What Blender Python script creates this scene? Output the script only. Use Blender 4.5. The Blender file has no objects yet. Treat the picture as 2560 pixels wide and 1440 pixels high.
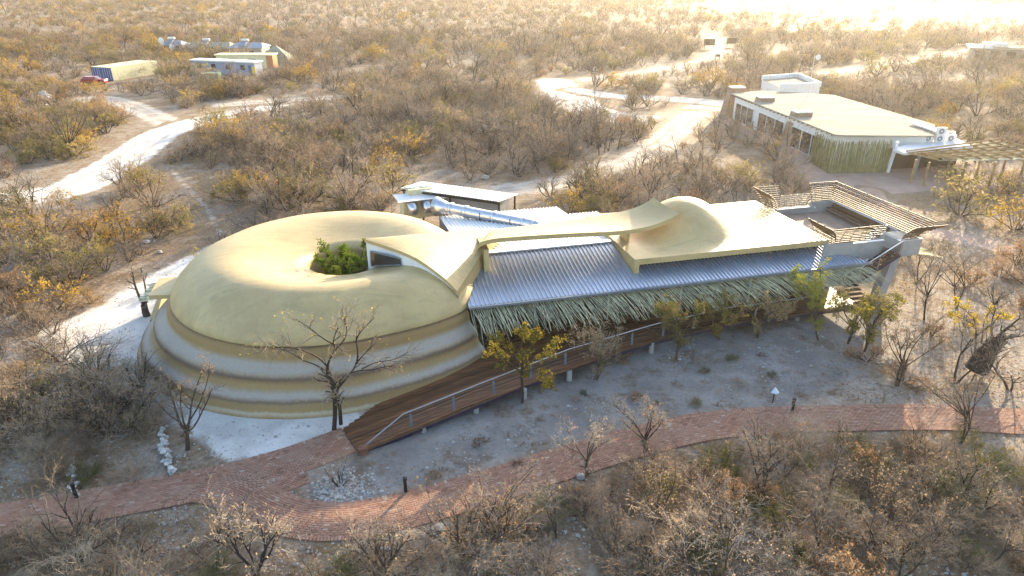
import bpy, math, random
from mathutils import Vector, noise as mnoise
sin, cos, pi, R = math.sin, math.cos, math.pi, math.radians
SC = bpy.context.scene
COL = SC.collection
# ------------------------------------------------------------------ camera, sky, sun, exposure
TH, FPX, HC = R(24.9), 1706.0, 20.0
cam = bpy.data.cameras.new('camera'); cam.sensor_width = 36.0; cam.lens = 36.0*FPX/2560.0
cam.clip_start = 0.5; cam.clip_end = 30000
camo = bpy.data.objects.new('camera', cam); COL.objects.link(camo)
camo.location = (0, 0, HC); camo.rotation_euler = (R(90)-TH, 0, 0); SC.camera = camo
SUN_AZ, SUN_EL = R(28), R(14)
w = bpy.data.worlds.new('World'); SC.world = w; w.use_nodes = True
nt = w.node_tree; bg = nt.nodes['Background']
sky = nt.nodes.new('ShaderNodeTexSky'); sky.sky_type = 'NISHITA'; sky.sun_disc = False
sky.sun_elevation = SUN_EL; sky.sun_rotation = SUN_AZ; sky.air_density = 1.0; sky.dust_density = 2.0; sky.ozone_density = 1.0
nt.links.new(sky.outputs[0], bg.inputs[0]); bg.inputs[1].default_value = 0.15
sl = bpy.data.lights.new('sun', 'SUN'); sl.energy = 4.2; sl.angle = R(0.6); sl.color = (1.0, 0.82, 0.55)
so = bpy.data.objects.new('sun', sl); COL.objects.link(so)
so.rotation_euler = Vector((-sin(SUN_AZ)*cos(SUN_EL), -cos(SUN_AZ)*cos(SUN_EL), -sin(SUN_EL))).to_track_quat('-Z', 'Y').to_euler()
so.location = (60, 120, 40)
SC.view_settings.view_transform = 'Standard'; SC.view_settings.look = 'None'
SC.view_settings.gamma = 1.0; SC.view_settings.use_curve_mapping = False
SC.view_settings.exposure = 1.95
SC.render.engine = 'CYCLES'
cy = SC.cycles
cy.use_denoising = True; cy.denoising_prefilter = 'NONE'; cy.denoising_input_passes = 'RGB_ALBEDO_NORMAL'; cy.use_adaptive_sampling = True; cy.adaptive_threshold = .02; cy.max_bounces = 6; cy.diffuse_bounces = 3; cy.glossy_bounces = 3
cy.transmission_bounces = 4; cy.transparent_max_bounces = 8; cy.volume_bounces = 0
cy.sample_clamp_indirect = 6.0; cy.caustics_reflective = False; cy.caustics_refractive = False

# ------------------------------------------------------------------ helpers
def P(x, y, z=0.0):                       # point of the level plane z seen at photo coordinate x, y
    u = (x-1280)/FPX; v = (y-720)/FPX
    t = (HC-z)/(sin(TH)+v*cos(TH))
    return Vector((u*t, t*(cos(TH)-v*sin(TH)), z))
def PY(x, y, Y):                          # point of the upright plane at distance Y
    u = (x-1280)/FPX; v = (y-720)/FPX
    t = Y/(cos(TH)-v*sin(TH))
    return Vector((u*t, Y, HC-t*(sin(TH)+v*cos(TH))))
def proj(p):
    dz = p[2]-HC; f = p[1]*cos(TH)-dz*sin(TH); up = p[1]*sin(TH)+dz*cos(TH)
    return (1280+FPX*p[0]/f, 720-FPX*up/f) if f > .1 else (-9999, 9999)
def tag(o, label=None, cat=None, group=None, kind=None):
    if label: o['label'] = label
    if cat: o['category'] = cat
    if group: o['group'] = group
    if kind: o['kind'] = kind
    return o
def empty(name, loc=(0, 0, 0), rz=0, parent=None):
    o = bpy.data.objects.new(name, None); COL.objects.link(o); o.location = loc; o.rotation_euler = (0, 0, rz)
    o.empty_display_size = .2
    if parent: o.parent = parent
    return o
def link(name, me, parent=None, loc=(0, 0, 0), rz=0):
    o = bpy.data.objects.new(name, me); COL.objects.link(o); o.location = loc; o.rotation_euler = (0, 0, rz)
    if parent: o.parent = parent
    return o
def copy_tree(o, parent=None):
    c = o.copy(); COL.objects.link(c); c.parent = parent
    for ch in list(o.children): copy_tree(ch, c)
    return c
class MB:
    def __init__(s): s.v = []; s.f = []; s.m = []; s.a = None
    def add(s, vs, fs, mi=0):
        b = len(s.v); s.v.extend([tuple(p) for p in vs]); s.f.extend([tuple(b+i for i in f) for f in fs]); s.m.extend([mi]*len(fs)); return s
    def box(s, x0, x1, y0, y1, z0, z1, mi=0):
        return s.add([(x0,y0,z0),(x1,y0,z0),(x1,y1,z0),(x0,y1,z0),(x0,y0,z1),(x1,y0,z1),(x1,y1,z1),(x0,y1,z1)],
                     [(3,2,1,0),(4,5,6,7),(0,1,5,4),(1,2,6,5),(2,3,7,6),(3,0,4,7)], mi)
    def bar(s, p, q, wd, ht, up=(0,0,1), mi=0):     # box beam from p to q
        p = Vector(p); q = Vector(q); d = (q-p).normalized(); u = Vector(up); x = d.cross(u)
        if x.length < 1e-4: x = d.cross(Vector((1,0,0)))
        x.normalize(); u = x.cross(d).normalized(); x *= wd/2; u *= ht/2
        vs = [p-x-u,p+x-u,p+x+u,p-x+u,q-x-u,q+x-u,q+x+u,q-x+u]
        return s.add(vs, [(0,1,2,3),(7,6,5,4),(0,4,5,1),(1,5,6,2),(2,6,7,3),(3,7,4,0)], mi)
    def tube(s, pts, rs, n=6, mi=0, cap=True):
        pts = [Vector(p) for p in pts]; b = len(s.v); k = len(pts)
        if not hasattr(rs, '__len__'): rs = [rs]*k
        d = (pts[1]-pts[0]).normalized(); x = d.orthogonal().normalized()
        for i, p in enumerate(pts):
            d2 = (pts[min(i+1,k-1)]-pts[max(i-1,0)])
            if d2.length > 1e-7: d = d2.normalized()
            x = (x-d*x.dot(d));
            x = x.normalized() if x.length > 1e-5 else d.orthogonal().normalized()
            y = d.cross(x)
            for j in range(n):
                a = 2*pi*j/n; s.v.append(tuple(p+(x*cos(a)+y*sin(a))*rs[i]))
        nf = 0
        for i in range(k-1):
            for j in range(n):
                j2 = (j+1) % n
                s.f.append((b+i*n+j, b+i*n+j2, b+(i+1)*n+j2, b+(i+1)*n+j)); nf += 1
        if cap:
            s.f.append(tuple(b+j for j in range(n))[::-1]); s.f.append(tuple(b+(k-1)*n+j for j in range(n))); nf += 2
        s.m.extend([mi]*nf); return s
    def prism(s, poly, z0, z1, mi=0):               # poly counter-clockwise; z may be numbers or lists
        n = len(poly)
        a = z0 if hasattr(z0,'__len__') else [z0]*n; c = z1 if hasattr(z1,'__len__') else [z1]*n
        vs = [(p[0],p[1],a[i]) for i,p in enumerate(poly)]+[(p[0],p[1],c[i]) for i,p in enumerate(poly)]
        fs = [tuple(range(n))[::-1], tuple(range(n,2*n))]+[(i,(i+1)%n,(i+1)%n+n,i+n) for i in range(n)]
        return s.add(vs, fs, mi)
    def grid(s, rows, mi=0, closed=False):
        b = len(s.v); nr = len(rows); nc = len(rows[0])
        for r in rows: s.v.extend([tuple(p) for p in r])
        c = 0
        for i in range(nr-1):
            for j in range(nc if closed else nc-1):
                j2 = (j+1) % nc
                s.f.append((b+i*nc+j, b+i*nc+j2, b+(i+1)*nc+j2, b+(i+1)*nc+j)); c += 1
        s.m.extend([mi]*c); return s
    def mesh(s, name, mats, smooth=False):
        me = bpy.data.meshes.new(name); me.from_pydata(s.v, [], s.f)
        for m in (mats if isinstance(mats,(list,tuple)) else [mats]): me.materials.append(m)
        if any(s.m): me.polygons.foreach_set('material_index', s.m)
        if smooth: me.polygons.foreach_set('use_smooth', [True]*len(me.polygons))
        me.update(); return me
    def build(s, name, mats, parent=None, smooth=False, loc=(0,0,0), rz=0):
        return link(name, s.mesh(name, mats, smooth), parent, loc, rz)

# ------------------------------------------------------------------ materials
class NT:
    def __init__(s, name):
        s.mat = bpy.data.materials.new(name); s.mat.use_nodes = True
        s.t = s.mat.node_tree; s.n = s.t.nodes; s.p = s.n['Principled BSDF']; s.out = s.n['Material Output']
    def new(s, ty, **k):
        n = s.n.new(ty)
        for a, b in k.items(): setattr(n, a, b)
        return n
    def l(s, a, b): s.t.links.new(a, b)
    def pos(s):
        if not hasattr(s, '_g'): s._g = s.new('ShaderNodeNewGeometry')
        return s._g.outputs['Position']
    def obj(s):
        if not hasattr(s, '_o'): s._o = s.new('ShaderNodeTexCoord')
        return s._o.outputs['Object']
    def noise(s, scale, det=3, vec=None, rough=.55, dist=0, stretch=None):
        n = s.new('ShaderNodeTexNoise'); n.inputs['Scale'].default_value = scale; n.inputs['Detail'].default_value = det
        n.inputs['Roughness'].default_value = rough; n.inputs['Distortion'].default_value = dist
        v = vec or s.pos()
        if stretch:
            m = s.new('ShaderNodeMapping'); m.inputs['Scale'].default_value = stretch; s.l(v, m.inputs[0]); v = m.outputs[0]
        s.l(v, n.inputs['Vector']); return n.outputs['Fac']
    def rng(s, v, a, b, c=0.0, d=1.0):
        n = s.new('ShaderNodeMapRange'); n.interpolation_type = 'SMOOTHSTEP'; s.l(v, n.inputs[0])
        for i, x in enumerate((a, b, c, d)): n.inputs[i+1].default_value = x
        return n.outputs[0]
    def mix(s, f, a, b, mode='MIX'):
        n = s.new('ShaderNodeMix', data_type='RGBA', blend_type=mode)
        for sock, x in ((n.inputs[0], f), (n.inputs[6], a), (n.inputs[7], b)):
            if hasattr(x, 'links'): s.l(x, sock)
            elif hasattr(x, '__len__'): sock.default_value = (*x[:3], 1)
            else: sock.default_value = x
        return n.outputs[2]
    def math(s, op, a, b=0.0):
        n = s.new('ShaderNodeMath', operation=op)
        for i, x in enumerate((a, b)):
            if hasattr(x, 'links'): s.l(x, n.inputs[i])
            else: n.inputs[i].default_value = x
        return n.outputs[0]
    def attr(s, name):
        n = s.new('ShaderNodeAttribute'); n.attribute_name = name; return n.outputs['Fac']
    def rnd(s): return s.new('ShaderNodeObjectInfo').outputs['Random']
    def ramp(s, f, stops):
        n = s.new('ShaderNodeValToRGB'); e = n.color_ramp.elements
        while len(e) < len(stops): e.new(.5)
        for i, (p, c) in enumerate(stops): e[i].position = p; e[i].color = (*c, 1)
        s.l(f, n.inputs[0]); return n.outputs[0]
    def bump(s, h, strength=.4, dist=.02):
        n = s.new('ShaderNodeBump'); n.inputs['Strength'].default_value = strength; n.inputs['Distance'].default_value = dist
        s.l(h, n.inputs['Height']); s.l(n.outputs[0], s.p.inputs['Normal'])
    def fin(s, col=None, rough=.8, metal=0.0, spec=.35):
        if col is not None:
            if hasattr(col, 'links'): s.l(col, s.p.inputs['Base Color'])
            else: s.p.inputs['Base Color'].default_value = (*col, 1)
        if hasattr(rough, 'links'): s.l(rough, s.p.inputs['Roughness'])
        else: s.p.inputs['Roughness'].default_value = rough
        s.p.inputs['Metallic'].default_value = metal; s.p.inputs['Specular IOR Level'].default_value = spec
        return s.mat
def simple(name, col, rough=.7, metal=0.0, var=.25, scale=3.0, bump=.15, spec=.35, objvar=0.0, stretch=None):
    k = NT(name); n = k.noise(scale, 4, k.obj(), stretch=stretch)
    c = k.mix(k.rng(n, .25, .75), [x*(1-var) for x in col], [min(1, x*(1+var)) for x in col])
    if objvar:
        c = k.mix(k.rnd(), k.mix(1.0, c, (1-objvar,)*3, 'MULTIPLY'), k.mix(1.0, c, (1+objvar,)*3, 'MULTIPLY'))
    if bump: k.bump(k.noise(scale*9, 3, k.obj(), stretch=stretch), bump, .02)
    return k.fin(c, rough, metal, spec)
def soil(k):                                  # dry calcrete soil with grass and litter
    big = k.noise(.045, 4); mid = k.noise(.35, 5, rough=.65); fine = k.noise(4.0, 4, rough=.7)
    pale = k.mix(k.rng(fine, .3, .7), (.25,.205,.165), (.39,.335,.275))
    straw = k.mix(k.rng(fine, .3, .7), (.17,.118,.075), (.29,.21,.135))
    litter = k.mix(k.rng(fine, .3, .7), (.12,.085,.062), (.225,.158,.108))
    m = k.math('ADD', k.math('MULTIPLY', big, .55), k.math('MULTIPLY', mid, .55))
    c = k.mix(k.rng(m, .45, .62), pale, straw)
    c = k.mix(k.rng(k.noise(.9, 5, rough=.7), .52, .68), c, litter)
    return c, fine
M = {}
k = NT('soil'); c, fn = soil(k)
sp = k.new('ShaderNodeTexVoronoi'); sp.inputs['Scale'].default_value = 3.2; k.l(k.pos(), sp.inputs['Vector'])
c = k.mix(k.math('MULTIPLY', k.rng(sp.outputs['Distance'], .22, .1), .55), c, (.55,.52,.47))
k.bump(k.noise(2.2, 6, rough=.75), .9, .12); M['soil'] = k.fin(c, .95, 0, .1)
def ground_mat(name, a, b, fade=.5, grit=1.0, soft=1.0, patch_=0.0):
    k = NT(name); c, fn = soil(k)
    g = k.mix(k.rng(k.noise(.5, 5), .3, .7), a, b)
    g = k.mix(k.rng(k.noise(6.0, 4, rough=.75), .5, .72, 0, .35*grit), g, [x*.45 for x in a])
    rut = k.math('ABSOLUTE', k.math('SUBTRACT', k.attr('inner'), k.math('ADD', 1.5, k.math('MULTIPLY', k.math('SUBTRACT', k.noise(.15, 2), .5), .8))))
    g = k.mix(k.math('MULTIPLY', k.rng(rut, .42, .12), k.rng(k.noise(.4, 4), .3, .6, .15, .6)), g, [x*.62 for x in a])
    if patch_: g = k.mix(k.math('MULTIPLY', k.rng(k.noise(.55, 6, rough=.72), .5, .62), patch_), g, k.mix(k.rng(k.noise(5, 4), .3, .7), (.09,.068,.05), (.21,.155,.11)))
    e = k.math('ADD', k.attr('edge'), k.math('MULTIPLY', k.math('SUBTRACT', k.noise(.8, 5, rough=.7), .5), 1.5*soft))
    c = k.mix(k.rng(e, .25, .25+fade), c, g)
    k.bump(k.noise(3.0, 5, rough=.75), .5, .06); return k.fin(c, .9, 0, .15)
M['gravel'] = ground_mat('white_gravel', (.50,.475,.44), (.70,.675,.64), .5, 1.3)
M['track'] = ground_mat('dirt_track', (.42,.37,.315), (.56,.51,.45), .6, 1.2, 1.2)
M['dust'] = ground_mat('grey_dust', (.185,.172,.162), (.285,.268,.252), .8, 1.5, 1.0, .75)
M['paving'] = ground_mat('pink_paving', (.34,.24,.19), (.44,.32,.26), .2, .6, .25)
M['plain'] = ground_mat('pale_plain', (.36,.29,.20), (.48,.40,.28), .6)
k = NT('stucco'); n1 = k.noise(.35, 5, k.obj(), rough=.65); n2 = k.noise(4, 6, k.obj(), stretch=(1,1,.4), rough=.75, dist=.6); n3 = k.noise(1.1, 4, k.obj(), dist=1.5, stretch=(.35,1.6,1))
c = k.mix(k.rng(n1, .3, .7), (.45,.325,.15), (.57,.43,.205)); c = k.mix(k.rng(n3, .45, .75, 0, .5), c, (.33,.255,.125)); c = k.mix(k.rng(n2, .5, .8, 0, .5), c, (.54,.44,.24))
wv = k.new('ShaderNodeMix', data_type='VECTOR'); wv.inputs[0].default_value = .12; k.l(k.obj(), wv.inputs[4]); nz = k.new('ShaderNodeTexNoise'); nz.inputs['Scale'].default_value = .6; k.l(k.obj(), nz.inputs['Vector']); k.l(nz.outputs['Color'], wv.inputs[5])
vp = k.new('ShaderNodeTexVoronoi'); vp.inputs['Scale'].default_value = .42; k.l(wv.outputs[1], vp.inputs['Vector']); vg = k.new('ShaderNodeRGBToBW'); k.l(vp.outputs['Color'], vg.inputs[0])
c = k.mix(k.rng(vg.outputs[0], .2, .8, 0, .16), c, (.31,.235,.12))
ve = k.new('ShaderNodeTexVoronoi', feature='DISTANCE_TO_EDGE'); ve.inputs['Scale'].default_value = .42; k.l(wv.outputs[1], ve.inputs['Vector']); c = k.mix(k.rng(ve.outputs['Distance'], .008, .001, 0, .08), c, (.24,.185,.10))
c = k.mix(k.rng(k.noise(2.2, 5, k.obj(), stretch=(1.4,1.4,.12), rough=.7), .55, .75, 0, .35), c, (.26,.21,.12))
c = k.mix(k.rng(k.noise(22, 3, k.obj()), .55, .8, 0, .3), c, (.27,.22,.13))
k.bump(k.math('ADD', k.math('MULTIPLY', n2, .8), k.math('MULTIPLY', n3, .9)), .4, .045)
M['stucco'] = k.fin(c, .45, 0, .45)
k = NT('shaded_earth_bands'); wv = k.attr('w'); dn = k.math('MULTIPLY', k.math('SUBTRACT', k.noise(.45, 5, k.obj()), .5), .06)
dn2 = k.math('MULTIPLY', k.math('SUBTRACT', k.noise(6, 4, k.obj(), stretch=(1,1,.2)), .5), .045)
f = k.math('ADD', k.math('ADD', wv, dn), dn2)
och, och2, wh, gr, dk = (.37,.25,.115), (.34,.215,.09), (.42,.365,.31), (.39,.31,.22), (.155,.105,.08)  # band paint plus painted light: shade below lip and ledges, skylight on ledge tops
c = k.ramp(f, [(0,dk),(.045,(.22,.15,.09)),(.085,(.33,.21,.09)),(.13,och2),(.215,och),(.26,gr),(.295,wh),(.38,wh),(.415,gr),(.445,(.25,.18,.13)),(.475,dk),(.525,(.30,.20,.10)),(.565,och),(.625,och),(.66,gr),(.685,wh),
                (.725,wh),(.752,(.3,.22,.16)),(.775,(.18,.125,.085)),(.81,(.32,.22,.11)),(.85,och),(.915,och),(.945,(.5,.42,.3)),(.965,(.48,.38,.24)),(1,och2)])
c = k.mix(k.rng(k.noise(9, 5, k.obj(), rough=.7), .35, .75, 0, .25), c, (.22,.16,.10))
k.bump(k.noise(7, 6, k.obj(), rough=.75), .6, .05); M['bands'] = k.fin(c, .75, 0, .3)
M['white'] = simple('white_plaster', (.74,.72,.70), .8, var=.06, scale=1.5)
M['concrete'] = simple('grey_concrete', (.33,.32,.31), .8, var=.14, scale=1.2)
M['zinc'] = simple('zinc_roof', (.47,.53,.64), .36, .7, var=.06, scale=.6, bump=.03, objvar=.06)
M['zincwhite'] = simple('white_sheet', (.82,.82,.81), .4, 0, var=.05, scale=.6, bump=.03)
M['railsteel'] = simple('rail_steel', (.36,.37,.40), .35, .8, var=.1)
M['steel'] = simple('galvanised_steel', (.62,.64,.68), .32, .9, var=.08, scale=4, bump=.05)
M['gutter'] = simple('grey_gutter', (.22,.27,.33), .45, .6, var=.1)
M['deck'] = simple('deck_board', (.12,.055,.024), .55, var=.45, scale=1.0, objvar=.5, stretch=(.6,8,8))
M['beam'] = simple('dark_steel_beam', (.045,.035,.07), .5, .3)
M['timber'] = simple('brown_slat', (.10,.056,.03), .6, var=.3, scale=2, objvar=.3)
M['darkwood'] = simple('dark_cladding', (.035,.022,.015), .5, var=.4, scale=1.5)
M['stick'] = simple('green_grey_stick', (.60,.57,.38), .85, var=.3, scale=2, objvar=.35)
M['pole'] = simple('olive_pole', (.22,.20,.085), .85, var=.35, scale=2, objvar=.35)
M['pine'] = simple('tan_pole', (.33,.21,.09), .8, var=.25, scale=2, objvar=.25)
M['brick'] = simple('red_brick', (.29,.145,.095), .9, var=.25, scale=3, objvar=.45)
k = NT('red_brick_field'); bv = k.attr('tint')
c = k.ramp(bv, [(0,(.21,.115,.08)),(.35,(.31,.17,.12)),(.65,(.36,.205,.145)),(.88,(.41,.26,.19)),(1,(.46,.36,.28))])
c = k.mix(k.rng(k.noise(.7, 4), .4, .75, 0, .45), c, (.36,.26,.2)); M['brickf'] = k.fin(c, .9, 0, .15)
M['tile'] = simple('terrace_tile', (.30,.215,.165), .8, var=.2, scale=2)
M['joint'] = simple('joint_sand', (.24,.17,.125), .95, var=.25)
k = NT('dark_glass'); M['glass'] = k.fin((.02,.022,.025), .08, 0, .6)
M['black'] = simple('black_paint', (.02,.02,.022), .5)
M['stone'] = simple('white_rock', (.52,.50,.47), .9, var=.35, scale=5, bump=.6, objvar=.25)
k = NT('stone_pier'); vo = k.new('ShaderNodeTexVoronoi', feature='F1'); vo.inputs['Scale'].default_value = 2.6; k.l(k.obj(), vo.inputs['Vector'])
c = k.mix(k.rng(k.noise(5, 3, k.obj()), .3, .7), vo.outputs['Color'], (.5,.5,.5)); hs = k.mix(.72, c, (.34,.24,.17)); k.bump(vo.outputs['Distance'], .8, .12)
M['pier'] = k.fin(k.mix(1.0, hs, (.75,.62,.5), 'MULTIPLY'), .9)
M['contblue'] = simple('blue_container', (.05,.12,.27), .5, var=.3, objvar=.1)
M['contcream'] = simple('cream_container', (.62,.57,.36), .6, var=.15)
M['cabin'] = simple('pale_blue_cabin', (.27,.31,.41), .6, var=.2)
M['orange'] = simple('clay_brick_wall', (.45,.19,.09), .85, var=.25)
M['red'] = simple('red_car_paint', (.30,.015,.03), .25, spec=.6, var=.1, bump=0)
M['rubber'] = simple('rubber', (.015,.015,.015), .9)
M['green'] = simple('green_plastic', (.10,.33,.20), .5)
M['tent'] = simple('grey_green_canvas', (.27,.28,.22), .9)
M['bag'] = simple('white_sack', (.75,.74,.73), .8, bump=.5)
M['rubble'] = simple('brick_rubble', (.42,.17,.09), .9, var=.4)
M['yellow'] = simple('yellow_paint', (.75,.55,.05), .5)
def bark_mat(name, a, b):
    k = NT(name); f = k.math('ADD', k.math('MULTIPLY', k.noise(1.1, 3, k.obj()), .6), k.math('MULTIPLY', k.rnd(), .5))
    c = k.mix(k.rng(f, .3, .8), a, b); g = (a[0]*.5+b[0]*.5)*.9
    c = k.mix(k.rng(k.noise(.07, 3), .45, .65, 0, .55), c, (g*1.02,g*.93,g*.88)); return k.fin(c, .9, 0, .15)
M['bark'] = bark_mat('dark_bark', (.045,.033,.027), (.10,.075,.058))
M['twig'] = bark_mat('brown_twig', (.19,.14,.098), (.35,.27,.195))
M['twigo'] = bark_mat('olive_twig', (.10,.095,.045), (.21,.19,.10))
M['twigp'] = bark_mat('pale_twig', (.32,.24,.17), (.52,.41,.30))
def leaf_mat(name, a, b, tr=.45):
    k = NT(name); k.n.remove(k.p)
    f = k.math('ADD', k.math('MULTIPLY', k.noise(2.3, 2, k.obj()), .75), k.math('MULTIPLY', k.rnd(), .35))
    c = k.mix(k.rng(f, .3, .8), a, b)
    d = k.new('ShaderNodeBsdfDiffuse'); t = k.new('ShaderNodeBsdfTranslucent'); mx = k.new('ShaderNodeMixShader'); mx.inputs[0].default_value = tr
    k.l(c, d.inputs[0]); k.l(c, t.inputs[0]); k.l(d.outputs[0], mx.inputs[1]); k.l(t.outputs[0], mx.inputs[2]); k.l(mx.outputs[0], k.out.inputs[0])
    return k.mat
M['lgreen'] = leaf_mat('green_leaf', (.08,.15,.02), (.26,.36,.04))
M['lyellow'] = leaf_mat('yellow_leaf', (.36,.23,.04), (.66,.48,.05))
M['lolive'] = leaf_mat('olive_leaf', (.12,.125,.028), (.30,.265,.055))
M['lrust'] = leaf_mat('rust_leaf', (.20,.10,.055), (.42,.22,.10))
M['ltan'] = leaf_mat('tan_leaf', (.26,.17,.095), (.46,.33,.20))
M['grass'] = leaf_mat('dry_grass', (.24,.16,.075), (.46,.33,.16), .3)

# ------------------------------------------------------------------ ground, roads, yards
def axis_pts():
    xs = [-4000,-2500,-1500,-700,-350]+list(range(-200, 201, 4))+[350,700,1500,2500,4000]
    ys = [-300,-120,-60,-30]+list(range(0, 141, 4))+list(range(150, 400, 25))+[500,700,1000,1500,2500,4000,6000]
    return xs, ys
def gz(x, y): return 0.0
xs, ys = axis_pts()
m = MB(); m.grid([[(x, y, gz(x, y)-.004) for x in xs] for y in ys]); g = m.build('ground', M['soil'], smooth=True); tag(g, 'dry pale soil and grass ground of the bush plain', kind='structure')

def seg_d(p, a, b):
    ab = (b[0]-a[0], b[1]-a[1]); L2 = ab[0]**2+ab[1]**2
    t = max(0, min(1, ((p[0]-a[0])*ab[0]+(p[1]-a[1])*ab[1])/L2)) if L2 else 0
    return math.hypot(p[0]-a[0]-t*ab[0], p[1]-a[1]-t*ab[1]), t
def line_sdf(pts, ws):
    def f(p):
        best = -99
        for i in range(len(pts)-1):
            d, t = seg_d(p, pts[i], pts[i+1]); best = max(best, ws[i]*(1-t)+ws[i+1]*t-d)
        return best
    return f
def inside(p, poly):
    c = False; j = len(poly)-1
    for i in range(len(poly)):
        a, b = poly[i], poly[j]
        if (a[1] > p[1]) != (b[1] > p[1]) and p[0] < (b[0]-a[0])*(p[1]-a[1])/(b[1]-a[1])+a[0]: c = not c
        j = i
    return c
def poly_sdf(poly):
    def f(p):
        d = min(seg_d(p, poly[i], poly[i-1])[0] for i in range(len(poly)))
        return d if inside(p, poly) else -d
    return f
def smooth(pts, it=2):
    for _ in range(it):
        o = [pts[0]]
        for a, b in zip(pts, pts[1:]):
            o.append(tuple(a[i]*.75+b[i]*.25 for i in range(len(a)))); o.append(tuple(a[i]*.25+b[i]*.75 for i in range(len(a))))
        pts = o+[pts[-1]]
    return pts
def patch(name, sdf, pts, pad, cell, mat, z, fade, label):
    z = (z-.065)*.5
    x0 = min(p[0] for p in pts)-pad; x1 = max(p[0] for p in pts)+pad; y0 = min(p[1] for p in pts)-pad; y1 = max(p[1] for p in pts)+pad
    nx = int((x1-x0)/cell)+2; ny = int((y1-y0)/cell)+2
    ids = {}; vs = []; at = []; fs = []; inn = []; isr = pad > 1.01
    S = [[sdf((x0+i*cell, y0+j*cell)) for i in range(nx)] for j in range(ny)]
    def vid(i, j):
        if (i, j) not in ids:
            ids[i, j] = len(vs); x = x0+i*cell; y = y0+j*cell
            vs.append((x, y, z)); inn.append(S[j][i] if isr else -9.0); at.append(max(0, min(1, (S[j][i]+fade*.5)/fade)))
        return ids[i, j]
    for j in range(ny-1):
        for i in range(nx-1):
            if max(S[j][i], S[j][i+1], S[j+1][i], S[j+1][i+1]) > -fade*.9:
                fs.append((vid(i,j), vid(i+1,j), vid(i+1,j+1), vid(i,j+1)))
    me = bpy.data.meshes.new(name); me.from_pydata(vs, [], fs); me.materials.append(mat)
    a = me.attributes.new('edge', 'FLOAT', 'POINT'); a.data.foreach_set('value', at)
    a = me.attributes.new('inner', 'FLOAT', 'POINT'); a.data.foreach_set('value', inn)
    return tag(link(name, me), label, kind='structure')
ROADS = []
def road(name, px, wd, mat, z, fade, cell, label):
    pts = smooth([tuple(P(*p)[:2]) for p in px]); n = len(pts)
    ws = [wd[0]+(wd[-1]-wd[0])*i/(n-1) for i in range(n)] if hasattr(wd,'__len__') else [wd]*n
    f = line_sdf(pts, ws); ROADS.append((f, min(p[0] for p in pts)-8, max(p[0] for p in pts)+8, min(p[1] for p in pts)-8, max(p[1] for p in pts)+8))
    return patch(name, f, pts, max(ws)+fade, cell, M[mat], z, fade, label)
road('gravel_road', [(-60,512),(60,495),(180,475),(260,428),(325,392),(385,342),(440,320),(520,296),(620,278),(700,258),(770,246)], (3.0,2.5), 'gravel', .075, 1.2, .8, 'white gravel road curving past the left of the site')
road('dirt_track', [(60,268),(160,262),(240,240),(330,262),(430,312)], (2.4,2.0), 'track', .071, 1.5, 1.0, 'pale dirt track joining the gravel road by the containers')
road('dirt_track', [(560,262),(770,246),(1000,236),(1200,224),(1390,207),(1500,195),(1600,180),(1700,164),(1785,147),(1800,120),(1790,100),(1775,84)], (2.0,1.5), 'track', .079, 1.5, 1.2, 'pale dirt road crossing the bush towards the sign boards')
road('gravel_road', [(1385,203),(1415,240),(1470,278),(1570,300),(1680,302),(1745,285),(1790,262)], (3.6,3.6), 'gravel', .083, 1.4, .8, 'white gravel turning loop before the long flat building')
road('gravel_road', [(1440,225),(1520,240),(1620,245),(1720,250),(1800,258)], (2.2,2.6), 'gravel', .087, 1.2, .8, 'white gravel back lane of the turning loop')
road('dirt_track', [(1740,285),(1690,325),(1620,385),(1500,430),(1380,462),(1260,475)], (2.2,2.0), 'track', .091, 2.0, .8, 'pale service track from the loop to the shed')
road('dirt_track', [(2030,190),(2150,168),(2290,150),(2420,128),(2560,105)], (1.6,2.4), 'track', .071, 1.6, 1.5, 'pale dirt track on the far right')
road('dirt_track', [(1900,76),(2150,73),(2350,70),(2560,66)], (2.0,2.0), 'track', .075, 2.0, 3, 'thin pale track line far off near the plain')
road('footpath', [(560,640),(545,560),(500,500),(450,450),(430,425)], (.16,.12), 'track', .067, .9, .4, 'narrow pale footpath worn through the grass')
YARD = smooth([tuple(P(*p)[:2]) for p in [(560,600),(430,660),(330,715),(200,790),(60,845),(150,900),(270,965),(350,1010),(480,1085),(560,1150),(700,1165),(900,1100),(900,1000),(620,800)]], 1)
patch('gravel_yard', poly_sdf(YARD), YARD, 1, .35, M['gravel'], .097, 1.4, 'white gravel yard around the banded round building')
CLEAR = smooth([tuple(P(*p)[:2]) for p in [(905,1130),(1000,1080),(1300,960),(1700,830),(2150,730),(2230,800),(2160,940),(1990,1035),(1800,1040),(1600,1062),(1300,1155),(1000,1245),(850,1268),(760,1245),(780,1190)]], 1)
patch('bare_clearing', poly_sdf(CLEAR), CLEAR, 1, .35, M['dust'], .101, 1.6, 'bare grey dusty clearing between the deck and the brick path')
PLAZA = [tuple(P(*p)[:2]) for p in [(1800,300),(1960,390),(2040,470),(2160,490),(2300,478),(2560,455),(2620,420),(2350,400),(2100,380),(1900,280)]]
patch('pink_paving', poly_sdf(PLAZA), PLAZA, 1, .6, M['paving'], .077, .8, 'pinkish paved apron around the long flat building')
road('pink_footpath', [(2170,478),(2185,505),(2230,545),(2300,575),(2380,590),(2470,610),(2580,640)], (1.3,1.2), 'paving', .081, .5, .35, 'pinkish paved footpath winding past the roof terrace')
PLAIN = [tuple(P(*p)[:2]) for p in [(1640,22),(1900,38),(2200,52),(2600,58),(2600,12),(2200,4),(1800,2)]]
patch('pale_plain', poly_sdf(PLAIN), PLAIN, 20, 14, M['plain'], .09, 40, 'open pale grass plain glowing near the horizon')

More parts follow.
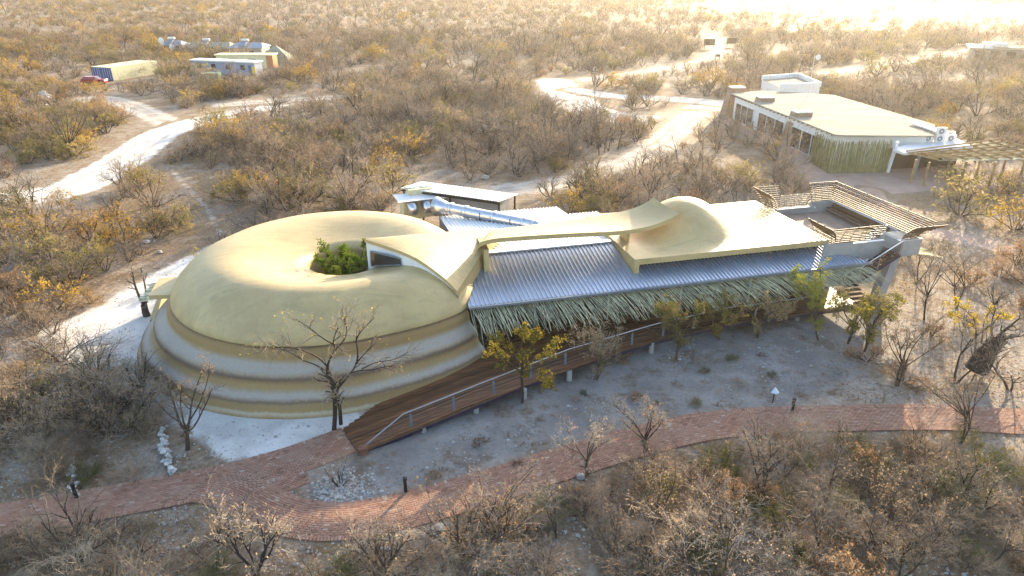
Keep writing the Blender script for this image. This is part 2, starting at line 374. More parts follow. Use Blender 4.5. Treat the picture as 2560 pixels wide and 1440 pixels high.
# ------------------------------------------------------------------ brick path
def resample(pts, step):
    out = [Vector(pts[0])]; acc = 0
    for a, b in zip(pts, pts[1:]):
        a = Vector(a); b = Vector(b); L = (b-a).length; d = 0
        while acc+L-d >= step:
            d += step-acc; acc = 0; out.append(a.lerp(b, d/L))
        acc += L-d
    return out
rb = random.Random(5)
PA = smooth([tuple(P(*p)[:2]) for p in [(-140,1322),(100,1287),(300,1250),(480,1218),(620,1186),(740,1150),(820,1120),(880,1098)]], 3)
PB = smooth([tuple(P(*p)[:2]) for p in [(500,1212),(590,1226),(650,1262),(720,1293),(830,1308),(960,1291),(1200,1225),(1400,1160),(1600,1102),(1750,1066),(1900,1052),(2100,1046),(2330,1042),(2480,1052),(2700,1062)]], 3)
WA, WB = 1.02, 1.02
PC = smooth([tuple(P(*p)[:2]) for p in [(560,1240),(640,1228),(705,1210),(765,1188)]], 2); fC = line_sdf(PC, [.62]*len(PC))
fA, fB = line_sdf(PA, [WA]*len(PA)), line_sdf(PB, [WB]*len(PB))
path = empty('brick_path'); tag(path, 'red brick footpath that forks at the foot of the timber deck', kind='structure')
BL, BW, JT = .232, .116, .010
bricks = []                                # x, y, angle, along, across
def lay(pts, wd, skip, lo_edge):
    rows = int(2*wd/BW); L = resample(pts, BL*.5)
    for r in range(rows):
        off = -wd+(r+.5)*(2*wd/rows)
        edge = (r == 0 or r == rows-1)
        for i in range(1, len(L)-1):
            if not edge and (i+r) % 2: continue
            t = (L[i+1]-L[i-1]).normalized(); n = Vector((-t.y, t.x)); p = L[i]+n*off
            if skip and skip((p.x, p.y)) > .02: continue
            bricks.append((p.x, p.y, math.atan2(t.y, t.x)+(pi/2 if edge else 0), edge))
PB0 = Vector(PB[0]); dPB = (Vector(PB[3])-PB0).normalized()
lay(PB, WB, None, True); lay(PA, WA, lambda p: fB(p) if (Vector(p)-PB0).dot(dPB) > 0 else -1, False)
NE = len(bricks); lay(PC, .62, lambda p: max(fA(p), fB(p)), False)
bricks = bricks[:NE]+[(x_, y_, a_-(pi/2 if e_ else 0), False) for x_, y_, a_, e_ in bricks[NE:]]
vis = []
for b in bricks:
    q = proj((b[0], b[1], 0)); b_in = 0 < q[0] < 2560 and 0 < q[1] < 1440
    if -80 < q[0] < 2640: vis.append((0 if b_in else 1, math.hypot(b[0], b[1]), b))
vis.sort(key=lambda t: (t[0], t[1]))
bm_ = MB(); hx, hy = (BL-JT)/2, (BW-JT)/2
bm_.add([(-hx,-hy,0),(hx,-hy,0),(hx,hy,0),(-hx,hy,0),(-hx+.004,-hy+.004,.05),(hx-.004,-hy+.004,.05),(hx-.004,hy-.004,.05),(-hx+.004,hy-.004,.05)],
        [(4,5,6,7),(0,1,5,4),(1,2,6,5),(2,3,7,6),(3,0,4,7)])
bme = []
for q in range(6):
    mm = bm_.mesh('brick', M['brickf']); a = mm.attributes.new('tint', 'FLOAT', 'POINT'); a.data.foreach_set('value', [(.12,.34,.5,.62,.8,.97)[q]]*8); bme.append(mm)
fm = MB(); tint = []
for n_, (_, _, b) in enumerate(vis):
    z = .010+rb.uniform(-.004,.004); ti = min(1, max(0, rb.gauss(.5,.19)))
    if n_ < 300:
        o = link('brick', bme[min(5, int(ti*6))], path, (b[0], b[1], z), b[2]+rb.gauss(0,.012))
    else:
        ca, sa = cos(b[2]), sin(b[2])
        if _ == 1 and n_ > 6000: continue
        fm.add([(b[0]+x*ca-y*sa, b[1]+x*sa+y*ca, z+zz) for x, y, zz in bm_.v], bm_.f); tint += [ti]*8
bf = fm.build('brick_field', M['brickf'], path); tag(bf, kind='stuff')
a = bf.data.attributes.new('tint', 'FLOAT', 'POINT'); a.data.foreach_set('value', tint)
def ribbon(pts, wd, z, mat, name):
    rows = []
    L = resample(pts, .5)
    for i in range(len(L)):
        t = (L[min(i+1,len(L)-1)]-L[max(i-1,0)]).normalized(); n = Vector((-t.y, t.x))
        rows.append([tuple(L[i]+n*wd)+(z,), tuple(L[i]-n*wd)+(z,)])
    m = MB(); m.grid(rows); return m.build(name, mat, path)
ribbon(PC, .66, .026, M['joint'], 'joint_bed'); ribbon(PA, WA+.05, .030, M['joint'], 'joint_bed'); ribbon(PB, WB+.05, .034, M['joint'], 'joint_bed')
def on_path(p, pad=.0): return fA(p) > -pad or fB(p) > -pad or fC(p) > -pad

# ------------------------------------------------------------------ visitor centre: round building with long wing
e0, e1 = P(1172,768,3.4), P(2132,660,3.4)
AX = math.atan2(e1.y-e0.y, e1.x-e0.x); OX, OY = e0.x, e0.y
def W(s, d, z=0): return Vector((OX+s*cos(AX)-d*sin(AX), OY+s*sin(AX)+d*cos(AX), z))
def Lo(p): dx, dy = p[0]-OX, p[1]-OY; return Vector((dx*cos(AX)+dy*sin(AX), -dx*sin(AX)+dy*cos(AX), p[2] if len(p) > 2 else 0))
def L(x, y, z): return Lo(P(x, y, z))
def LD(x, y, d):                            # local point on the upright plane at depth d
    lo, hi = -2.0, 12.0
    for _ in range(40):
        mid = (lo+hi)/2
        if L(x, y, mid).y > d: lo = mid
        else: hi = mid
    return L(x, y, lo)
VC = empty('visitor_centre', (OX, OY, 0), AX)
tag(VC, 'sand coloured snail shaped building with round shell roof and long metal roofed wing', 'building')
TC, TI = (-11.2, 38.0), (-9.7, 36.75)       # centres of the shell's outline and of its round opening
RI = 2.15
def Rlip(a):                                # a in degrees, 0 = to the right, 270 = to the viewer
    a = a % 360
    return 8.75+1.05*math.exp(-((a-334)/22.0)**2)
PROF = [(0,3.22),(.0,3.3),(.012,3.5),(.05,3.92),(.10,4.32),(.17,4.74),(.25,5.06),(.34,5.28),(.43,5.38),(.53,5.36),(.64,5.22),(.76,5.0),(.88,4.82),(1.0,4.72),(1.0,4.45)]
NA = 144
rows = []
for t, z in PROF:
    r = []
    for i in range(NA):
        an = 2*pi*i/NA; ro = Rlip(math.degrees(an))
        o = Vector((TC[0]+ro*cos(an), TC[1]+ro*sin(an))); q = Vector((TI[0]+RI*cos(an), TI[1]+RI*sin(an)))
        p = o.lerp(q, t)
        wob = .035*mnoise.noise(Vector((p.x*.45, p.y*.45, 1.7))) if 0 < t < 1 else 0
        r.append(Lo((p.x, p.y, z+wob)))
    rows.append(r)
m = MB(); m.grid(rows, closed=True); m_shell = m
# courtyard wall below the opening and soffit under the lip
m2 = MB(); m2.grid([rows[-1], [Vector((p.x, p.y, .0)) for p in rows[-1]]], closed=True)
sh = m.build('shell_roof', M['stucco'], VC, smooth=True); m2.build('courtyard_wall', M['stucco'], VC, smooth=True)
m3 = MB(); m3.grid([[Lo((TC[0]+(Rlip(360*i/NA)+k_)*cos(2*pi*i/NA), TC[1]+(Rlip(360*i/NA)+k_)*sin(2*pi*i/NA), 3.2)) for i in range(NA)] for k_ in (.004, -1.2)], closed=True)
m3.build('soffit', M['stucco'], VC)
# flaring banded wall
NW = 60; A0, A1, NB = 50.0, 333.6, 150
def skirt(wv, an):
    per = .335; ph = .36; base = wv+per/(2*pi)*(sin(2*pi*(wv-ph)/per)-sin(2*pi*(-ph)/per))
    tot = 1+per/(2*pi)*(sin(2*pi*(1-ph)/per)-sin(2*pi*(-ph)/per))
    r = Rlip(an)-.28+(1.80-.2*(Rlip(an)-8.75)+.9*math.exp(-((an-190)/42.0)**2))*base/tot
    return r, 3.26*(1-wv)+.02
rows = []
for j in range(NW+1):
    r_ = []
    for i in range(NB+1):
        an = A1+(A0-A1)*i/NB; rr, z = skirt(j/NW, an); rr += .03*mnoise.noise(Vector((an*.05, j*.1, 2)))
        r_.append(Lo((TC[0]+rr*cos(R(an)), TC[1]+rr*sin(R(an)), z)))
    rows.append(r_)
m = MB(); m.grid(rows)
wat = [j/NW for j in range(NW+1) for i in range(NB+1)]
back = [[Vector(p) for p in [Lo((TC[0]+(Rlip(A1)-.55)*cos(R(A1)), TC[1]+(Rlip(A1)-.55)*sin(R(A1)), 3.28*(1-j/NW)))]] for j in range(NW+1)]
b0 = len(m.v)
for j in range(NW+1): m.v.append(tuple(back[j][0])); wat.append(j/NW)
for j in range(NW): m.f.append((j*(NB+1), b0+j, b0+j+1, (j+1)*(NB+1))); m.m.append(0)
wl = m.build('banded_wall', M['bands'], VC, smooth=True); tag(wl, 'flaring wall in ridged bands of ochre, white and dark brown with painted shade')
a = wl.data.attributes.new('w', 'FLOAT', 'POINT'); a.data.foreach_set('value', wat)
# beak plate on the shell: its white wall stands on the shell, the plate oversails it
from mathutils.bvhtree import BVHTree
bvh = BVHTree.FromPolygons([W(*p) for p in m_shell.v], m_shell.f)
def ray(x, y): return Vector(((x-1280)/FPX, cos(TH)-(y-720)/FPX*sin(TH), -(sin(TH)+(y-720)/FPX*cos(TH)))).normalized()
def hit(x, y):
    h_ = bvh.ray_cast(Vector((0,0,HC)), ray(x, y))[0]; return h_
foot = [(921,669),(950,665),(985,662),(1020,664),(1055,673),(1090,692),(1120,714),(1146,741)]
topy = [600,610,622,635,653,678,702,730]
wfoot, wtop = [], []
for (x, y), ty in zip(foot, topy):
    h_ = hit(x, y)
    if h_ is None: h_ = P(x, y, 4.6)
    wfoot.append(h_); q = PY(x, ty, h_.y); q.x = h_.x; wtop.append(q)
wfoot = [Lo(p) for p in wfoot]; wtop = [Lo(p) for p in wtop]
for i in range(len(wtop)): wtop[i].z = max(wtop[i].z, wfoot[i].z+.02)
sm = lambda q: [Vector(p) for p in smooth([tuple(p) for p in q], 2)]
wfoot, wtop = sm(wfoot), sm(wtop)
m = MB(); m.grid([wtop, [p-Vector((0,0,.5)) for p in wfoot]])
e_ = wtop[0]+Vector((.7,2.3,-1.3)); m.grid([[e_, wtop[0]], [Vector((e_.x,e_.y,4.2)), wfoot[0]-Vector((0,0,.5))]]); m.build('gable_wall', M['white'], VC)
nrm_ = (wfoot[10]-wfoot[0]); nrm_ = Vector((nrm_.y, -nrm_.x, 0)).normalized()
bk = Lo(P(1243,572,5.25)); fe = [p+nrm_*.12+Vector((0,0,.10)) for p in wtop]; fe[0] = fe[0]+(fe[0]-fe[2])*.1
n1 = len(fe)-1; n2 = 12; ap = fe[0]; bac = ap.lerp(bk, .5)+Vector((0,0,.12)); rows = []
def bez(a, b, c, t): return a*(1-t)**2+b*2*t*(1-t)+c*t*t
rgc = fe[-1].lerp(bk, .5)+Vector((.25,0,.35))
for i in range(n1+1):
    t = i/n1; b_ = bez(ap, bac, bk, t); row = []
    for j in range(n2+1):
        u = j/n2; p = fe[i].lerp(b_, u)+(bez(fe[-1], rgc, bk, u)-fe[-1].lerp(bk, u))*t; row.append(p)
    rows.append(row)
TK = Vector((0,0,-.20)); m = MB(); m.grid(rows); m.grid([[p+TK for p in r][::-1] for r in rows])
m.grid([[r[0] for r in rows], [r[0]+TK for r in rows]][::-1]); m.grid([[r[-1] for r in rows], [r[-1]+TK for r in rows]]); m.grid([rows[-1], [p+TK for p in rows[-1]]][::-1])
m.build('beak_roof', M['stucco'], VC)
edge = rows[-1]
wq = []
for x, y in ((927,627),(1003,646),(1005,661),(929,664)):
    best = None
    for i in range(len(wfoot)-1):
        for q in range(8):
            p = wfoot[i].lerp(wfoot[i+1], q/8); px_ = proj(W(*p))[0]
            if best is None or abs(px_-x) < best[0]: best = (abs(px_-x), p)
    p = W(*best[1]); v = Lo(PY(x, y, p.y)); wq.append(v+nrm_*.05)
m = MB(); m.add(wq, [(3,2,1,0)]); wn = m.build('window', M['glass'], VC)
m = MB()
for i in range(4): m.bar(wq[i], wq[(i+1)%4], .06, .06)
m.build('frame', M['gutter'], wn)
m = MB(); m.grid([[p+Vector((.02,0,-.15)) for p in edge], [Vector((p.x+.10, p.y, 3.0)) for p in edge]]); m.build('beak_end_wall', M['stucco'], VC, smooth=True)
# metal roof of the wing: front slope, back slope, ridge cap, gutter
RD, PZ, SE = 5.0, .2, 25.75
def roof_sheet(s0, n, d0, dfun, zf, mat, parent, name='roof_sheet'):
    prof = []
    for q in range(n):
        b = s0+q*.255
        prof += [(b,0),(b+.175,0),(b+.188,.075),(b+.222,.075),(b+.235,0)]
    prof.append((s0+n*.255-.003, 0))
    m = MB(); rA = [Vector((s_, d0, zf(d0)+h)) for s_, h in prof]; rB = []
    for s_, h in prof: d1 = dfun(s_); rB.append(Vector((s_, d1, zf(d1)+h)))
    m.grid([rA, rB]); m.grid([[p-Vector((0,0,.03)) for p in rA], rA]); return m.build(name, mat, parent)
zf = lambda d: 3.4+PZ*d
zb = lambda d: 3.4+PZ*RD-.10*(d-RD)
fr = MB().box(.6, SE-.1, .5, RD-.02, 3.28, 3.3).build('front_roof', M['gutter'], VC)
nS = int(SE/.765)
for i in range(nS+1):
    s0 = i*.765; n_ = 3 if i < nS else max(1, int((SE-s0)/.255))
    roof_sheet(s0, n_, 0, lambda s_: max(.02, min(RD, .25+s_*2.7, 99 if s_ < 24 else max(.02, 1.3*(25.76-s_)/1.76))), zf, M['zinc'], fr)
br = MB().box(1.0, 11.8, RD+.1, 11.2, 3.1, 3.14).build('back_roof', M['zincwhite'], VC)
for i in range(15): roof_sheet(.8+i*.765, 3, 13.0 if i > 11 else 15.6, lambda s_: RD, zb, M['zincwhite'], br)
MB().bar((1.7,RD,zf(RD)+.05),(10.4,RD,zf(RD)+.05),.42,.09).build('ridge_cap', M['steel'], VC)
m = MB(); m.bar((-.02,-.09,3.36),(SE+.02,-.09,3.36),.15,.13); m.build('gutter', M['gutter'], VC)
# wing walls under the roof
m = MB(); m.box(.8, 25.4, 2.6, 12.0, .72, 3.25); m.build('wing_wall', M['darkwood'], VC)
for s_ in (4.2, 8.8, 13.6, 18.4, 22.5): MB().tube([(s_,1.5,.75),(s_,1.5,3.5)], .05, 8).build('veranda_post', M['steel'], VC)
# flat roof slab with dome
SZ = 4.6
c1, c2 = L(1590,648,SZ), L(2080,601,SZ)
S0, S1, D0, D1 = 10.25, 23.5, 1.36, 9.75
m = MB(); m.box(S0, S1, D0, D1, SZ-.36, SZ); m.build('flat_roof', M['stucco'], VC)
m = MB(); m.add([(S0,D0,zf(D0)-.05),(S0+.32,D0,zf(D0)-.05),(S0+.32,D0,SZ-.362),(S0,D0,SZ-.362),(S0,D1,zf(RD)-.2),(S0+.32,D1,zf(RD)-.2),(S0+.32,D1,SZ-.362),(S0,D1,SZ-.362)],
  [(0,1,2,3),(7,6,5,4),(0,3,7,4),(1,5,6,2)]); m.build('roof_upstand', M['stucco'], VC)
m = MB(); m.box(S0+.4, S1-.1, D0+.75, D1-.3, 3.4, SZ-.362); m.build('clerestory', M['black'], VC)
DC, DR, DH = Vector((15.5, 5.65)), 4.55, 2.05
rows = []
for j in range(25):
    rr = DR*(1-j/24); q = rr/DR; h = DH*(.5+.5*cos(pi*min(1,q**1.12)))**1.05
    rows.append([Vector((DC.x+rr*cos(2*pi*i/64), DC.y+rr*.9*sin(2*pi*i/64), SZ+.004+h)) for i in range(64)])
m = MB(); m.grid(rows, closed=True); m.build('dome', M['stucco'], VC, smooth=True)
# arching band over the ridge
df_, db_ = 2.95, 5.55
FE = [(1190,622),(1197,606),(1225,598),(1257,594),(1360,587),(1470,581),(1552,578),(1618,568),(1667,551),(1698,534)]
BE = [(1215,588),(1234,575),(1262,570),(1306,565),(1380,556),(1438,549),(1536,533),(1585,521),(1618,506),(1633,493)]
F3 = [LD(x, y, df_) for x, y in FE]; B3 = [LD(x, y, db_) for x, y in BE]
F3 = [Vector(p) for p in smooth([tuple(p) for p in F3], 2)]; B3 = [Vector(p) for p in smooth([tuple(p) for p in B3], 2)]
TK = Vector((0,0,-.26))
rows = [[f_.lerp(b_, j/6)+Vector((0,0,-.05*sin(pi*j/6))) for j in range(7)] for f_, b_ in zip(F3, B3)]
m = MB(); m.grid([r[::-1] for r in rows]); m.grid([[p+TK for p in r] for r in rows])
m.grid([[r[0] for r in rows], [r[0]+TK for r in rows]]); m.grid([[r[-1] for r in rows], [r[-1]+TK for r in rows]][::-1])
m.grid([rows[0], [p+TK for p in rows[0]]][::-1]); m.grid([rows[-1], [p+TK for p in rows[-1]]])
m.build('arched_band', M['stucco'], VC)
MB().box(1.55, 1.85, 3.1, 5.3, 3.9, rows[2][0].z-.25).build('band_support', M['stucco'], VC); MB().box(10.9, 11.1, 4.2, 5.3, SZ, max(SZ+.05, rows[24][0].z-.2)).build('band_support', M['stucco'], VC)
# stick fringe under the eaves (parts, the overflow as one)
rs = random.Random(11); over = MB(); cnt = 0
sticks = []
def stick_pts(s_, fr_side=True):
    ln = rs.uniform(1.3, 2.35); lean = .10+.035*s_*rs.uniform(.6,1.2)+rs.gauss(0,.10); d = Vector((lean, -1, -.30+rs.gauss(0,.07))).normalized()
    p = Vector((s_, .25, 3.22-rs.uniform(0,.12))); pts = [p]
    for q in range(4):
        d = (d+Vector((rs.gauss(0,.06), 0, -.07+rs.gauss(0,.05)))).normalized(); pts.append(pts[-1]+d*ln/4)
    return pts
for i in range(640):
    s_ = .1+25.3*(i+rs.random())/640; m_ = over if cnt >= 292 else MB(); r0 = rs.uniform(.010,.019)
    if rs.random() < .54: m_ = over
    m_.tube(stick_pts(s_), [r0,r0*.95,r0*.85,r0*.75,r0*.6], 4)
    if m_ is not over: m_.build('stick', M['stick'], VC); cnt += 1
for i in range(170):                        # back eave
    s_ = 5+8.5*(i+rs.random())/170; pts = [Vector((p.x, (15.5 if s_ < 9.6 else 12.9)-p.y*1.1, p.z-.02)) for p in stick_pts(s_*.1)]; dx = s_-pts[0].x
    over.tube([p+Vector((dx,0,0)) for p in pts], .02, 4)
for i in range(60):                         # under the terrace corner
    a_ = rs.uniform(-.5,.9); p = Vector((29.4, rs.uniform(.5,3.5), 3.4)); over.tube([p, p+Vector((1.0,a_*.3-.2,-.1)), p+Vector((1.9+rs.random()*.3,a_*.6-.4,-.35))], .02, 4)
o = over.build('stick_fringe', M['stick'], VC); tag(o, kind='stuff')
# roof terrace
TZ = 3.72
m = MB(); m.box(23.52, 29.1, 1.21, 8.6, TZ-.3, TZ); m.build('terrace_floor', M['tile'], VC)
def wall(name, s0, s1, d0, d1, z0, z1, mat='concrete'): MB().box(s0,s1,d0,d1,z0,z1).build(name, M[mat], VC)
wall('terrace_wall', 23.0, 25.05, 1.05, 1.2, 1.4, 4.42); wall('terrace_wall', 25.06, 27.4, 1.052, 1.202, 1.4, 4.3)
wall('terrace_wall', 27.85, 29.55, .25, 1.9, 3.42, 4.5); wall('terrace_wall', 29.15, 29.37, 1.91, 8.75, 3.3, 4.5)
wall('terrace_wall', 27.5, 29.14, 8.61, 8.8, 3.3, 4.5); wall('terrace_wall', 23.55, 27.49, 8.6, 8.78, 3.3, 4.15)
wall('coping', 29.1, 29.42, 1.92, 8.82, 4.502, 4.53, 'white'); wall('coping', 23.5, 27.46, 8.55, 8.84, 4.152, 4.18, 'white'); wall('coping', 25.03, 27.44, 1.02, 1.24, 4.302, 4.33, 'white'); wall('coping', 27.8, 29.58, .22, .5, 4.502, 4.53, 'white')
m = MB(); m.box(28.6, 29.14, 2.6, 8.3, TZ+.34, TZ+.42); m.build('bench_seat', M['timber'], VC); m = MB(); m.box(29.05, 29.14, 2.6, 8.3, TZ+.46, TZ+.77); m.build('bench_back', M['timber'], VC)
MBp = MB(); MBp.add([(26.9,.1,0),(27.5,.1,0),(27.5,.7,0),(26.9,.7,0),(28.1,.7,3.42),(28.7,.7,3.42),(28.7,1.4,3.42),(28.1,1.4,3.42)], [(0,1,5,4),(1,2,6,5),(2,3,7,6),(3,0,4,7)]); MBp.build('raking_column', M['concrete'], VC)
MB().box(27.2, 28.0, 6.5, 7.2, 0, 3.4).build('column', M['concrete'], VC)
# leaning slatted screens
rsl = random.Random(3)
def screen(a, b, out, z0, n, posts, ext0=0.0, ext1=0.0, lean=.75, hgt=1.35):
    a = Vector((*a, 0)); b = Vector((*b, 0)); out = Vector((*out, 0)); ax = (b-a).normalized()
    sc = empty('slat_screen', (0,0,0), 0, VC)
    def prof(t): return out*(lean*(t**1.7))+Vector((0,0,z0+hgt*(t-.10*t*t)))
    for q in range(n):
        t = (q+.4)/n; o_ = prof(t)
        MB().bar(a-ax*ext0*t**1.3+o_+Vector((0,0,rsl.gauss(0,.008))), b+ax*ext1*t**1.3+o_+Vector((0,0,rsl.gauss(0,.008))), .035, .075).build('slat', M['timber'], sc)
    for q in range(posts):
        u = (q+.5)/posts; base = a.lerp(b, u); m = MB()
        m.tube([base+prof(t)-out*.035 for t in (0,.25,.5,.75,1.06)], .022, 5); m.build('post', M['railsteel'], sc)
    return sc
screen((29.26,.35),(29.26,8.75),(1,0),4.5,11,11,.5,.8,.7,1.4)
screen((27.6,8.75),(29.26,8.75),(0,1),4.5,11,3,0,.8,.7,1.4)
screen((27.95,.3),(29.3,.3),(0,-1),4.5,10,3,0,1.1,1.0)
screen((23.75,1.1),(25.9,1.1),(0,-1),4.4,10,3,.75,.3,.55)
screen((23.75,1.1),(23.75,3.2),(-1,0),4.3,11,3,.55,0,.75)
screen((23.6,8.75),(25.0,8.75),(0,1),4.2,11,3,.8,0,.75,1.75)
screen((23.6,7.0),(23.6,8.75),(-1,0),4.65,9,3,0,.7,.8,1.35)
def wire_rail(pts, z0, z1, n):
    wr = empty('wire_railing', (0,0,0), 0, VC)
    for p in pts: MB().tube([(p[0],p[1],z0),(p[0],p[1],z1)], .02, 5).build('post', M['steel'], wr)
    for q in range(n):
        z = z0+.12+(z1-z0-.14)*q/(n-1); m = MB()
        for a_, b_ in zip(pts, pts[1:]): m.tube([(*a_,z),(*b_,z)], .005, 4)
        m.build('wire', M['gutter'], wr)
wire_rail([(25.95,1.12),(26.6,1.12),(27.4,1.12)], 4.33, 5.35, 7); wire_rail([(24.9,8.7),(26.2,8.7),(27.55,8.7)], 4.18, 5.2, 7)
for p in ((26.4,1.03,3.1),(27.8,8.58,4.1)):
    m = MB(); m.tube([p, (p[0], p[1]-.05, p[2])], .07, 10); m.build('wall_lamp', M['white'], VC)
# stair at the terrace end
ST = empty('steel_stair', (OX, OY, 0), AX); tag(ST, 'steel and timber stair climbing to the roof terrace', 'stair')
for i in range(9):
    s_ = 27.7-i*.29; z = 3.68-i*.17; MB().box(s_-.15, s_+.14, .08, .98, z-.05, z).build('tread', M['timber'], ST)
for d_ in (.03,1.0): MB().bar((27.9,d_,3.65),(25.1,d_,2.05),.05,.26).build('stringer', M['beam'], ST)
MB().box(23.9, 25.05, .0, 1.0, 2.06, 2.16).build('landing', M['timber'], ST)
for i in range(7):
    d_ = -.15-.27*i; MB().box(24.0, 25.0, d_-.14, d_+.13, 2.0-.17*i-.05, 2.0-.17*i).build('tread', M['timber'], ST)
MB().tube([(27.95,.02,4.65),(25.15,.02,3.1),(24.5,.02,3.0),(23.9,.02,2.6)], .035, 8).build('handrail', M['steel'], ST)
for s_, z in ((27.8,3.6),(26.4,2.82),(25.15,2.1),(24.1,2.1)): MB().tube([(s_,.02,z),(s_,.02,z+.98)], .022, 6).build('post', M['steel'], ST)
for q in range(5): MB().bar((27.9,.02,3.82+.17*q),(25.15,.02,2.28+.17*q),.02,.06).build('rail_slat', M['timber'], ST)
# timber deck: boards, edge beam, concrete posts, handrail
DK = empty('timber_deck', (OX, OY, 0), AX); tag(DK, 'dark timber boarded ramp and deck in front of the building', 'deck')
dpx = [(897,1130,.10),(1190,1010,.62),(1420,917,.74),(1620,855,.80)]
DE = [L(*p) for p in dpx]; DE += [Vector((15.4,-.85,.80)), Vector((25.0,-.7,.80))]
d0_ = Vector((DE[3].x-DE[0].x, DE[3].y-DE[0].y)).normalized(); dn_ = Vector((-d0_.y, d0_.x))
dl = L(860,1078,.1); rk = random.Random(8)
def deck_z(s_):
    for a_, b_ in zip(DE, DE[1:]):
        if s_ <= b_.x: return a_.z+(b_.z-a_.z)*max(0, (s_-a_.x)/(b_.x-a_.x))
    return .8
Lk = (Vector((DE[3].x, DE[3].y))-Vector((DE[0].x, DE[0].y))).length
for i in range(34):                         # boards run along the ramp
    o_ = dn_*(.07+i*.145); st = Vector((DE[0].x, DE[0].y))+o_; back_ = max(0.0, min(1.9, i*.145))*.12
    u0 = 0.0+back_*.0; segs = []
    u = -.05 if i < 14 else (i-14)*.32
    while u < Lk+1.0:
        ln = rk.uniform(2.4, 4.2); v = min(u+ln, Lk+1.0); segs.append((u, v)); u = v+.006
    m = MB()
    for u, v in segs:
        nn = 3; pr = [st+d0_*(u+(v-u)*q/nn) for q in range(nn+1)]
        lz = rk.uniform(-.004,.004)
        for pa, pb in zip(pr, pr[1:]):
            za, zb_ = deck_z(pa.x)+lz, deck_z(pb.x)+lz; h_ = dn_*.069
            m.add([(*(pa-h_),za),(*(pb-h_),zb_),(*(pb+h_),zb_),(*(pa+h_),za),(*(pa-h_),za-.05),(*(pb-h_),zb_-.05),(*(pb+h_),zb_-.05),(*(pa+h_),za-.05)],
                  [(0,1,2,3),(5,4,7,6),(1,0,4,5),(3,2,6,7),(0,3,7,4),(2,1,5,6)])
    m.build('board', M['deck'], DK)
for i in range(24):
    d_ = -.82+i*.145
    for s_a, s_b in ((10.4+max(0, 2.2-i*.4), 17.2+(i%3)*.9), (17.206+(i%3)*.9, 25.0)): MB().box(s_a, s_b, d_, d_+.139, .752, .802+rk.uniform(-.004,.004)).build('board', M['deck'], DK)
for a_, b_ in zip(DE, DE[1:]):
    MB().bar(a_+Vector((0,-.04,-.14)), b_+Vector((0,-.04,-.14)), .06, .2).build('edge_beam', M['beam'], DK)
    MB().bar(a_+Vector((0,-.075,-.02)), b_+Vector((0,-.075,-.02)), .05, .07).build('edge_board', M['timber'], DK)
for x, y in ((1060,1083),(1192,1035),(1312,1000),(1425,955),(1630,885),(1795,835),(1895,822),(1995,803)):
    q = L(x, y, 0); MB().tube([(q.x, q.y+.15, 0), (q.x, q.y+.15, deck_z(q.x)-.1)], .15, 12).build('concrete_post', M['concrete'], DK)
q = L(915,1135,0); MB().box(q.x-.3, q.x+.1, q.y-.1, q.y+.25, 0, .35).build('end_block', M['brick'], DK)
HR = empty('handrail', (0,0,0), 0, DK)
rp = [L(911,1117,.25), LD(1000,1035,L(1010,1090,.45).y+.1)]
hp = [Vector((DE[0].x+.25, DE[0].y+.16, .25))]
for s_ in (-4.35, -.6, 4.8, 10.6, 15.4, 21.5):
    for a_, b_ in zip(DE, DE[1:]):
        if a_.x <= s_ <= b_.x: t = (s_-a_.x)/(b_.x-a_.x); y_ = a_.y+(b_.y-a_.y)*t+.12
    hp.append(Vector((s_, y_, deck_z(s_)+1.0)))
MB().tube(hp, .032, 8).build('top_rail', M['railsteel'], HR)
def on_rail(s_):
    for a_, b_ in zip(hp[1:], hp[2:]):
        if a_.x <= s_ <= b_.x: return a_.lerp(b_, (s_-a_.x)/(b_.x-a_.x))
s_ = hp[1].x+.35
while s_ < 21:
    p = on_rail(s_); z0 = deck_z(s_)
    m = MB()
    for q in (-.035,.035): m.bar((p.x+q,p.y,z0+.1),(p.x+q,p.y,z0+.8),.025,.06)
    m.tube([(p.x,p.y,z0+.75),(p.x,p.y,p.z)], .012, 5); m.build('post', M['gutter'], HR); s_ += 2.15
for q in range(5):
    m = MB(); m.tube([hp[0]]+[p-Vector((0,0,.14+.16*q)) for p in hp[1:]], .003, 4); m.build('wire', M['gutter'], HR)
# entrance canopy on the left of the shell
CAN = [L(x, y, 2.95) for x, y in ((372,741),(425,739),(450,694),(398,697))]
m = MB(); m.prism([(p.x,p.y) for p in CAN], 2.75, 3.0); cn = m.build('entrance_canopy', M['stucco'], VC)
for i in range(16):
    t = i/15; p = CAN[0].lerp(CAN[3], t); dr = (CAN[0]-CAN[1]).normalized(); m = MB(); m.tube([p+dr*-.2+Vector((0,0,-.22)), p+dr*rs.uniform(.5,.8)+Vector((0,0,-.3))], .03, 5); m.build('stick', M['stick'], cn)
FN = [L(x, y, 0) for x, y in ((378,818),(395,818),(425,770),(415,770))]
m = MB(); m.prism([(p.x,p.y) for p in FN], 0, [.5,.6,1.5,1.5]); m.build('fin_wall', M['stucco'], VC)

